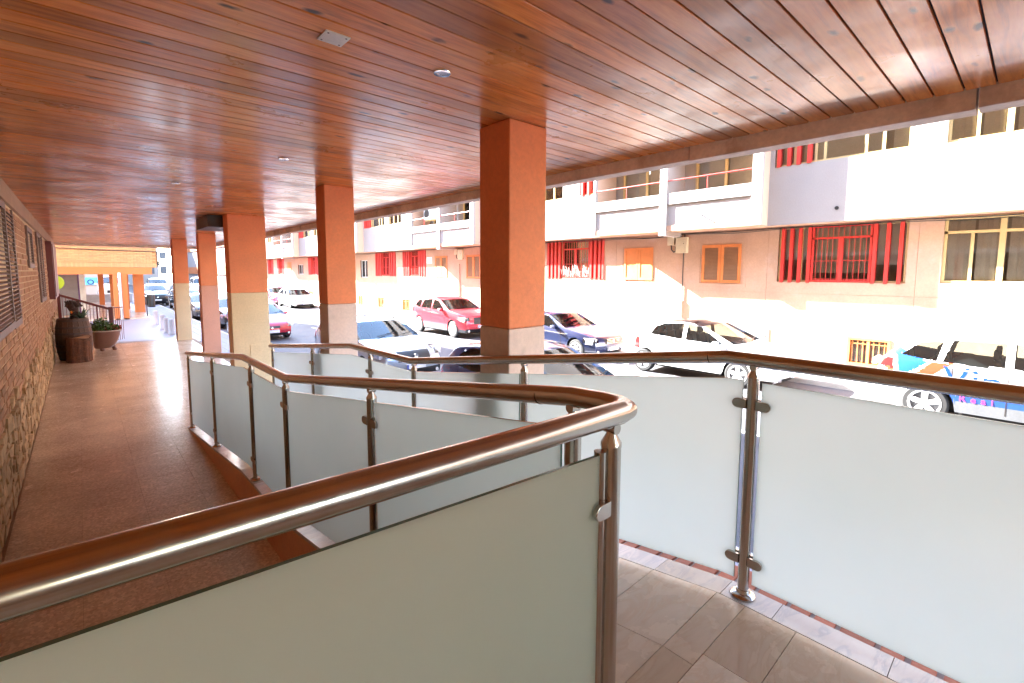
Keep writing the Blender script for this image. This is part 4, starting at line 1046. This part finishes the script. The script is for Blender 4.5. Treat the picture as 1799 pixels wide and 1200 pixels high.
def make_car(style, name, label, xc, yf, color, opts={}, group='parked cars', step=.045, cat='car', gz=GROUND):
    S = dict(STY[style]); S.update(opts); L, W = S['L'], S['W']; sc_h = S.get('sh', 1.0)
    t = thing(name, label, cat, (xc, yf, gz), group=group, rz=math.pi/2)
    prof = smooth_poly(S['prof'], step); belt = S['belt']; rw = S['rw']; foh = S['foh']; wb = S['wb']
    wheels = (foh, foh+wb); RA = rw*1.15
    sill = S.get('sill', .27)
    N1, N2, N3 = S.get('n1', 10), (12 if step < .05 else 8), 12
    def plan(x):
        a, b = x/(.22*L), (L-x)/(.20*L); k = 1.0
        if a < 1: k -= .16*(1-max(a, 0))**2.2
        if b < 1: k -= .12*(1-max(b, 0))**2.2
        return W/2*k
    def zbot(x, zt):
        z = sill if foh < x < foh+wb else sill-.02
        for xw in wheels:
            q = RA*RA-(x-xw)**2
            if q > 0: z = max(z, rw+math.sqrt(q))
        return z
    def ring(x, zt):
        w_ = plan(x); zb = inter(belt, x); zs = min(zb, zt-.012); zo = min(zbot(x, zt), zs-.004)
        pts = []
        for i in range(N1):
            q = i/(N1-1); z = zo+(zs-zo)*q; h = (z-.2)/(zb-.2+1e-6)
            y = w_*(.955+.045*math.sin(min(1, max(0, h*1.35))*math.pi/2)-(.035*max(0, (h-.74)/.26)**2))
            # crease below the belt
            y -= .010*math.exp(-((h-.62)/.06)**2)
            pts.append((y, z, 0))
        ys = pts[-1][0]; ze = zs+(zt-zs)*.90; yr = ys-(ze-zs)*.34
        for i in range(1, N2+1):
            q = i/N2; pts.append((ys+(yr-ys)*(q+.10*math.sin(q*math.pi)*-1), zs+(ze-zs)*q, 1))
        for i in range(1, N3+1):
            q = 1-i/N3; pts.append((yr*q, zt-(zt-ze)*abs(q)**3, 2))
        out = []
        for (y, z, k) in pts:
            v = (y/(W/2))**2
            xb = 0
            if x < .30*L: xb += .17*v*(1-x/(.30*L))
            if x > .72*L: xb -= .14*v*(x/L-.72)/.28
            if k == 2 and S['ws'][0]-.1 < x < S['ws'][1]+.3: xb += .16*v
            out.append((x+xb, y, z))
        return out
    rings = [ring(x, z) for x, z in prof]; n = len(rings[0]); H = 2*n-1
    V = []
    for rg in rings:
        V += [(x, y, z) for x, y, z in rg]+[(x, -y, z) for x, y, z in reversed(rg[:-1])]
    wins = S['win']
    cell = step*.62
    def snap(v, polys):
        best = None
        for pl in polys:
            for i in range(len(pl)):
                (x0, z0), (x1, z1) = pl[i-1], pl[i]; dx, dz = x1-x0, z1-z0; L2 = dx*dx+dz*dz
                q = max(0, min(1, ((v[0]-x0)*dx+(v[2]-z0)*dz)/L2)); px, pz = x0+dx*q, z0+dz*q; d = math.hypot(v[0]-px, v[2]-pz)
                if d < cell and (best is None or d < best[0]): best = (d, px, pz)
        return (best[1], v[1]-(.34*(best[2]-v[2]) if v[1] > 0 else -.34*(best[2]-v[2])), best[2]) if best else v
    for i in range(len(rings)):
        for j in range(H):
            jj = j if j < n else H-1-j; k = i*H+j
            if N1-1 <= jj <= N1-1+N2 and V[k][0] > 1.0: V[k] = snap(V[k], wins)
            elif jj < N1-1 and S.get('livery_polys'): V[k] = (lambda w_: (w_[0], V[k][1], w_[2]))(snap(V[k], S['livery_polys']))
    groups = {}
    wins = S['win']; ws0, ws1 = S['ws']; r0, r1 = S['rwn']
    gl = S['grille']; ug = S['upg']; hl = S['hl']; tl = S['tl']; livery = S.get('livery'); mid = S['prof'][len(S['prof'])//2]
    for i in range(len(rings)-1):
        for j in range(H-1):
            a, b, c, d = i*H+j, i*H+j+1, (i+1)*H+j+1, (i+1)*H+j
            cx = sum(V[k][0] for k in (a, b, c, d))/4; cy = sum(V[k][1] for k in (a, b, c, d))/4; cz = sum(V[k][2] for k in (a, b, c, d))/4
            jj = j if j < n-1 else H-2-j
            reg = 0 if jj < N1-1 else 1 if jj < N1-1+N2 else 2
            xs = (prof[i][0]+prof[i+1][0])/2; zs_ = (prof[i][1]+prof[i+1][1])/2; ay = abs(cy)
            key = 'body'
            yr = abs(V[i*H+N1-1+N2][1])
            if reg == 2 and ws0 < xs < ws1 and zs_ > inter(belt, xs) and ay < yr-.035: key = 'windscreen'
            elif reg == 2 and r0 < xs < r1 and ay < yr-.06: key = 'rear_window'
            elif reg >= 1 and xs > 1.0:
                for q, pl in enumerate(wins):
                    if pip(pl, cx, cz) and ay > .4 and reg == 1: key = ('side_window', q, cy > 0)
            if key == 'body':
                if xs < .5 and cx < .55:
                    if gl[0] < cz < gl[1] and ay < gl[2]+.18: key = 'grille'
                    elif ug[0] < cz < ug[1] and ay < ug[2] and cx < .2: key = 'grille'
                    elif hl[2] < cz < hl[3]+.0 and ay > hl[1]*W/2-.02 and cx < .62 and ay > plan(0)*.62: key = ('headlight', cy > 0)
                if cx > tl[0] and tl[1] < cz < tl[2] and ay > .52*W/2 + (0 if reg != 2 else .1) and reg < 3: key = ('tail_light', cy > 0)
                if 'clad' in S and cz < S['clad'] and key == 'body': key = 'cladding'
                if S.get('black_roof') and reg == 2 and ws1 <= xs <= r0: key = 'roof'
                if S.get('black_roof') and reg == 2 and ws0 < xs < ws1 and zs_ > inter(belt, xs) and key == 'body': key = 'roof'
                if livery and key == 'body':
                    lk = livery(cx, cy, cz, reg)
                    if lk: key = lk
            groups.setdefault(key, []).append((a, b, c, d))
    # end caps
    MATS = {'body': color, 'windscreen': S.get('wsmat', 'car_glass'), 'rear_window': 'car_glass_dark', 'grille': 'black_plastic', 'cladding': 'grey_clad', 'roof': 'p_roofblack'}
    body = None
    for key in sorted(groups, key=lambda k: 0 if k == 'body' else 1):
        fs = groups[key]; m = MB(); mp = {}
        nm = key if isinstance(key, str) else key[0]
        for q in fs:
            g = []
            for k in q:
                if k not in mp: mp[k] = len(m.v); m.v.append(V[k])
                g.append(mp[k])
            m.f.append(tuple(g))
        if nm == 'body':
            for ri_ in (0, len(rings)-1):
                base = len(m.v); m.v += [V[ri_*H+k] for k in range(H)]; m.f.append(tuple(range(base, base+H)))
        mat = MATS.get(nm) or {'side_window': S.get('sgmat', 'car_glass'), 'headlight': 'headlamp', 'tail_light': 'tail'}.get(nm) or nm.split('|')[-1]
        nm2 = nm.split('|')[0]
        me = m.mesh(nm2, MT[mat], True)
        o = link(nm2, me, t)
        if nm == 'body': body = o
        if nm == 'headlight':      # bright reflector bowls behind the lens
            ys_ = [v[1] for v in m.v]; xs_ = [v[0] for v in m.v]; zs2 = [v[2] for v in m.v]
            cy_, cz_ = sum(ys_)/len(ys_), sum(zs2)/len(zs2); q = MB()
            for dy in (-.07, .07):
                xx = min(v[0] for v in m.v if abs(v[1]-cy_-dy) < .08) if any(abs(v[1]-cy_-dy) < .08 for v in m.v) else min(xs_)
                q.lathe((xx+.05, cy_+dy, cz_), [(.055, 0), (.02, .06)], 10, axis='x')
            q.box(min(xs_)+.11, max(xs_)+.05, min(ys_)+.02, max(ys_)-.02, min(zs2), max(zs2)-.02)
            q.obj('reflector', MT['lamp_bowl'], o)
    # surface sampler for seams, handles
    def side_pt(x, z, s_=1, off=.0):
        bi = min(range(len(prof)), key=lambda i: abs(prof[i][0]-x)+(0 if prof[i][1] > .6 else 5))
        rg = ring(x, prof[bi][1]); best = min(rg, key=lambda p: abs(p[2]-z)); 
        return Vector((x, s_*(best[1]+off), z))
    def seam(x, z0, z1):
        for s_ in (1, -1):
            m = MB(); prev = None
            for i in range(13):
                z = z0+(z1-z0)*i/12; bi = min(range(len(prof)), key=lambda k: abs(prof[k][0]-x)+(0 if prof[k][1] > .6 else 5))
                rg = ring(x, prof[bi][1]); lo = [p for p in rg[:N1+N2]]
                y = inter([(p[2], p[1]) for p in lo], z)+.003
                if prev: m.quad((x-.006, s_*prev[0], prev[1]), (x+.006, s_*prev[0], prev[1]), (x+.006, s_*y, z), (x-.006, s_*y, z))
                prev = (y, z)
            m.obj('door_seam', MT['dark_gap'], t)
    doors = S.get('doors', (wins[0][0][0]-.08, wins[0][-1][0]+.05, wins[1][-1][0]-.15))
    for x in doors: seam(x, sill+.06 if not any(abs(x-xw) < RA for xw in wheels) else rw+RA+.02, inter(belt, x)-.01)
    for x in doors[1:]:
        for s_ in (1, -1):
            p = side_pt(x-.16, inter(belt, x)-.10, s_, .012)
            MB().box(p.x-.09, p.x+.09, p.y-.010, p.y+.010, p.z-.010, p.z+.010).obj('door_handle', MT['chrome' if S.get('chrome') else color], t, bev=.008)
    # mirrors
    for s_ in (1, -1):
        xm = wins[0][0][0]+.16; zm = inter(belt, xm)+.06; ym = s_*(W/2+.06)
        q = MB(); q.lathe((xm, ym, zm), [(.02, -.07), (.075, -.05), (.09, 0), (.085, .05), (.06, .065)], 12, axis='x')
        q.v = [(a, ym+(b-ym)*1.15, zm+(c-zm)*.78) for a, b, c in q.v]
        o = q.obj('wing_mirror', MT[S.get('mirror', color)], t, smooth=True)
        MB().box(xm+.0, xm+.05, min(ym, ym-s_*.17), max(ym, ym-s_*.17), zm-.06, zm-.02).obj('mirror_arm', MT['black_plastic'], o)
    # number plates, badge
    MB().box(-.03, .03, -.26, .26, gl[1]+.02, gl[1]+.13).obj('number_plate', MT['plate'], t, bev=.004)
    MB().box(-.032, .028, .215, .258, gl[1]+.022, gl[1]+.128).obj('plate_band', MT['plate_blue'], t)
    m = MB()
    for i in range(7): m.box(-.033, -.0305, -.20+i*.055, -.165+i*.055, gl[1]+.045, gl[1]+.105)
    MB().box(L-.05, L+.012, -.26, .26, tl[1]-.06, tl[1]+.05).obj('number_plate', MT['plate'], t, bev=.004)
    zc = (ug[0]+ug[1])/2
    MB().lathe((-.012, 0, zc+.0), [(.02, 0), (.055, -.004), (.055, .03)], 16, axis='x').obj('badge', MT['chrome'], t, smooth=True)
    if S.get('bars'):
        for i in range(4): MB().box(.0, .06, -ug[2]+.02, ug[2]-.02, ug[0]+.02+i*(ug[1]-ug[0])/4, ug[0]+.035+i*(ug[1]-ug[0])/4).obj('grille_bar', MT['chrome'], t)
    for s_ in (1, -1):     # fog lamps
        MB().lathe((.10, s_*W*.36, gl[0]+.12), [(.045, -.01), (.05, 0), (.05, .06)], 14, axis='x').obj('fog_lamp', MT['lamp_bowl'], t)
    for s_ in (.35, -.30):  # wipers on the cowl
        MB().tube([(ws0+.06, s_, inter(S['prof'][5:9], ws0)+.06), (ws0+.20, s_-.55, inter([(p[0], p[1]) for p in prof], ws0+.20)+.02)], .009, 5).obj('wiper', MT['black_plastic'], t)
    # underbody and wheel wells
    m = MB(); m.box(.35, L-.3, -W/2+.30, W/2-.30, .20, .55); m.box(foh+RA+.02, foh+wb-RA-.02, -W/2+.06, W/2-.06, .22, .5)
    for xw in wheels: m.box(xw-RA, xw+RA, -W/2+.30, W/2-.30, .3, rw+RA+.02)
    m.obj('underbody', MT['arch'], t)
    # interior
    zb = inter(belt, 2.2)
    m = MB(); m.box(ws0+.1, ws0+.55, -W/2+.16, W/2-.16, zb-.22, zb-.03); m.obj('dashboard', MT['seat'], t, bev=.03)
    q = MB(); q.tube([(ws0+.78+.05*math.sin(a), .37+.18*math.cos(a), zb-.02+.17*math.sin(a)) for a in [2*math.pi*i/16 for i in range(16)]], .014, 6, closed=True)
    q.obj('steering_wheel', MT['black_plastic'], t, smooth=True)
    for (x, ys_) in ((ws0+1.35, (-.37, .37)), (ws0+2.1, (-.42, 0, .42))):
        for yy in ys_:
            hw_ = .23 if len(ys_) == 2 else .20
            m = MB(); m.hull8([(x-.45, yy-hw_, .35), (x+.05, yy-hw_, .35), (x+.05, yy+hw_, .35), (x-.45, yy+hw_, .35), (x-.45, yy-hw_, .55), (x+.05, yy-hw_, .5), (x+.05, yy+hw_, .5), (x-.45, yy+hw_, .55)])
            m.hull8([(x-.05, yy-hw_, .5), (x+.10, yy-hw_, .5), (x+.10, yy+hw_, .5), (x-.05, yy+hw_, .5), (x+.10, yy-hw_+.04, zb+.12), (x+.19, yy-hw_+.04, zb+.12), (x+.19, yy+hw_-.04, zb+.12), (x+.10, yy+hw_-.04, zb+.12)])
            m.box(x+.12, x+.20, yy-.12, yy+.12, zb+.13, zb+.30); m.obj('seat', MT['seat'], t, bev=.02)
    MB().box(.6, L-.3, -W/2+.12, W/2-.12, .3, zb-.25).obj('cabin_floor', MT['arch'], t)
    # wheels
    for xw in wheels:
        for s_ in (1, -1):
            yo = s_*(W/2-.015); wd = .20
            wt = MB().lathe((xw, yo-s_*wd/2, rw), [(rw*.66, -wd/2), (rw*.90, -wd/2+.0), (rw*.985, -wd/2+.025), (rw, -wd/2+.05), (rw, wd/2-.05), (rw*.985, wd/2-.025), (rw*.90, wd/2), (rw*.66, wd/2)], 30, axis='y', caps=False).obj('tyre', MT['tyre'], t, smooth=True)
            m = MB(); R2 = rw*.67; yo2 = yo+s_*.004
            m.lathe((xw, yo2, rw), [(R2, -s_*.03), (R2+.012, 0), (R2-.02, s_*.004), (R2-.03, -s_*.09)][::1], 30, axis='y', caps=False)
            ns = S.get('spokes', 5)
            for k in range(ns):
                a = 2*math.pi*k/ns+.3; u_ = Vector((math.cos(a), 0, math.sin(a))); v_ = Vector((-u_.z, 0, u_.x)); c0 = Vector((xw, yo2-s_*.006, rw))
                w0, w1 = (.062, .050) if ns <= 6 else (.028, .030)
                P0, P1 = c0+u_*.03, c0+u_*(R2-.012); dn = Vector((0, -s_*.035, 0))
                m.hull8([P0-v_*w0*.7+dn, P0+v_*w0*.7+dn, P1+v_*w1+dn, P1-v_*w1+dn, P0-v_*w0*.7, P0+v_*w0*.7, P1+v_*w1, P1-v_*w1])
            m.lathe((xw, yo2, rw), [(.062, -s_*.03), (.062, s_*.003), (.045, s_*.006)], 16, axis='y')
            m.obj('rim', MT['rim'], wt, fixn=True)
            MB().lathe((xw, yo2-s_*.05, rw), [(R2-.005, 0), (R2-.005, .004)], 24, axis='y').obj('brake_disc', MT['grey_clad'], wt)
    # trims
    if S.get('rails'):
        for s_ in (1, -1):
            xs_ = [ws1+.15+i*(r0-ws1-.25)/8 for i in range(9)]
            pts = [(x, s_*(W/2-.30), inter([(p[0], p[1]) for p in prof if p[1] > 1.0 and p[0] > ws1-.3], x)+(.035 if 0 < i < 8 else -.01)) for i, x in enumerate(xs_)]
            MB().tube(pts, .016, 8).obj('roof_rail', MT[S['rails']], t, smooth=True)
    ax = r0-.18; az = inter([(p[0], p[1]) for p in prof if p[1] > 1.0 and p[0] > ws1-.3], ax)
    MB().tube([(ax, 0, az-.01), (ax+.10, 0, az+.10)], [.012, .004], 6).obj('aerial', MT['black_plastic'], t)
    return t
def scaled(style, sz=1.0, **kw):
    S = STY[style]; d = dict(prof=[(x, z*sz) for x, z in S['prof']], belt=[(x, z*sz) for x, z in S['belt']], win=[[(x, z*sz) for x, z in w_] for w_ in S['win']])
    d.update(kw); return d
FAR = 'cars parked along the far side of the street'; NEAR = 'cars parked along the near side of the street'
XF = 12.42
make_car('hatch', 'parked_car', 'white five door hatchback with dark roof parked opposite the ramp', XF+.02, 3.72, 'p_white', dict(scaled('hatch', 1.03), black_roof=True, spokes=5, L=4.05, wb=2.60, foh=.98, rw=.32), FAR)
make_car('suv', 'parked_car', 'bright red crossover with many spoked wheels parked across the street', XF, 15.5, 'p_red', dict(spokes=10, clad=.36, rails=None, foh=.93), FAR)
make_car('sedan', 'parked_car', 'dark navy saloon with chrome grille parked between the red crossover and white hatchback', XF+.05, 8.95, 'p_navy', dict(bars=True, chrome=True, spokes=7), FAR)
KP = [[(3.62, 1.12), (4.04, 1.36), (4.22, 1.36), (4.06, 1.16), (4.06, 1.06), (4.02, .84), (3.92, .84)], [(3.28, 1.13), (3.56, 1.13), (3.98, .70), (3.74, .70)], [(4.10, .98), (4.32, 1.0), (4.12, .82)]]
def kuga(x, y, z, reg):
    if reg == 2: return None
    if z < .62: return 'stripe|p_blue' if .455 < z and 1.25 < x < 3.35 else None
    d = (x-3.28)-(z-.95)*.62
    zl = 1.20
    if x > 3.2 and reg <= 1:
        for pl, c in zip(KP, ('wrap|p_sky', 'wrap_stripe|p_orange', 'wrap_wedge|p_orange')):
            if pip(pl, x, z): return c
    return None
kg = make_car('suv', 'parked_car', 'white estate agency crossover with blue and orange livery stripes and lettering', XF+.03, -2.35, 'p_white', dict(livery=kuga, livery_polys=KP, n1=22, tl=(4.12, .95, 1.12), clad=.46, spokes=5, rw=.35), FAR, step=.024)
# lettering on the flank facing the walkway (local +y)
def letters(parent, txt, x, z, y, size, mat, name, depth=.004):
    cu = bpy.data.curves.new('text', 'FONT'); cu.body = txt; cu.size = size; cu.extrude = depth/2; cu.resolution_u = 3
    cu.space_character = 1.0 if size > .3 else 1.75
    ob = bpy.data.objects.new('text', cu); COL.objects.link(ob)
    bpy.context.view_layer.update()
    dg = bpy.context.evaluated_depsgraph_get(); me = bpy.data.meshes.new_from_object(ob.evaluated_get(dg))
    bpy.data.objects.remove(ob); bpy.data.curves.remove(cu)
    me.materials.clear(); me.materials.append(MT[mat])
    # text plane: local +x text axis -> car -x, text up -> +z, normal -> +y
    o = link(name, me, parent, (x, y, z)); o.rotation_euler = (math.pi/2, 0, math.pi); return o
letters(kg, 'Vin', 3.40, .68, .9225, .60, 'p_blue', 'lettering')
letters(kg, 'Real', 3.16, .485, .911, .155, 'p_magenta', 'lettering')
make_car('hatch', 'parked_car', 'older off white small hatchback parked far along the opposite side', XF, 36.7, 'p_offwhite', dict(spokes=5), FAR, step=.06)
make_car('hatch', 'parked_car', 'pinkish red small car parked behind the older off white hatchback', XF, 41.6, 'p_pink', dict(), FAR, step=.07)
make_car('hatch', 'parked_car', 'distant silver car parked beyond the pinkish red one', XF, 47.0, 'p_silver', dict(), FAR, step=.08)
make_car('suv', 'parked_car', 'light silver blue crossover with black roof rails behind the second column', 5.9, 9.95, 'p_silver', dict(scaled('suv', .915), rails='black_plastic', clad=.34, L=4.55, rw=.335), NEAR, step=.035)
make_car('hatch', 'parked_car', 'dark blue hatchback with red tail lamps parked behind the outer railing', 5.68, 3.5, 'p_deepblue', dict(scaled('hatch', 1.06), spokes=5), NEAR, step=.035)
make_car('hatch', 'parked_car', 'shiny red small hatchback facing this way beside the wide cream column', 5.55, 20.25, 'p_darkred', dict(bars=False, spokes=5), NEAR)
make_car('hatch', 'parked_car', 'black small car seen between the narrow and wide columns', 5.70, 25.6, 'p_black', dict(), NEAR, step=.06)
make_car('hatch', 'parked_car', 'dark grey car seen between the farthest and narrow columns', 5.45, 31.3, 'p_dgrey', dict(), NEAR, step=.06)
make_car('hatch', 'parked_car', 'low black car half hidden left of the farthest column', 5.75, 40.2, 'p_black', dict(), NEAR, step=.07)
make_car('suv', 'parked_car', 'narrow black off road car facing this way beside the litter bin', 4.45, 46.3, 'p_black', dict(scaled('suv', 1.02), W=1.62), NEAR, step=.06)
make_car('suv', 'parked_van', 'white van parked beyond the black off road car', 6.6, 66, 'p_white', dict(scaled('suv', 1.18), W=1.9), None, step=.09, cat='van')
make_car('suv', 'parked_van', 'tall white van far down the street between two columns', 9.6, 57, 'p_white', dict(scaled('suv', 1.30), W=2.0), None, step=.09, cat='van')
make_car('suv', 'parked_van', 'white van seen through the arcade beside the blue poster', 1.95, 49.2, 'p_white', dict(scaled('suv', 1.2), W=1.9), None, step=.09, cat='van', gz=-.4)
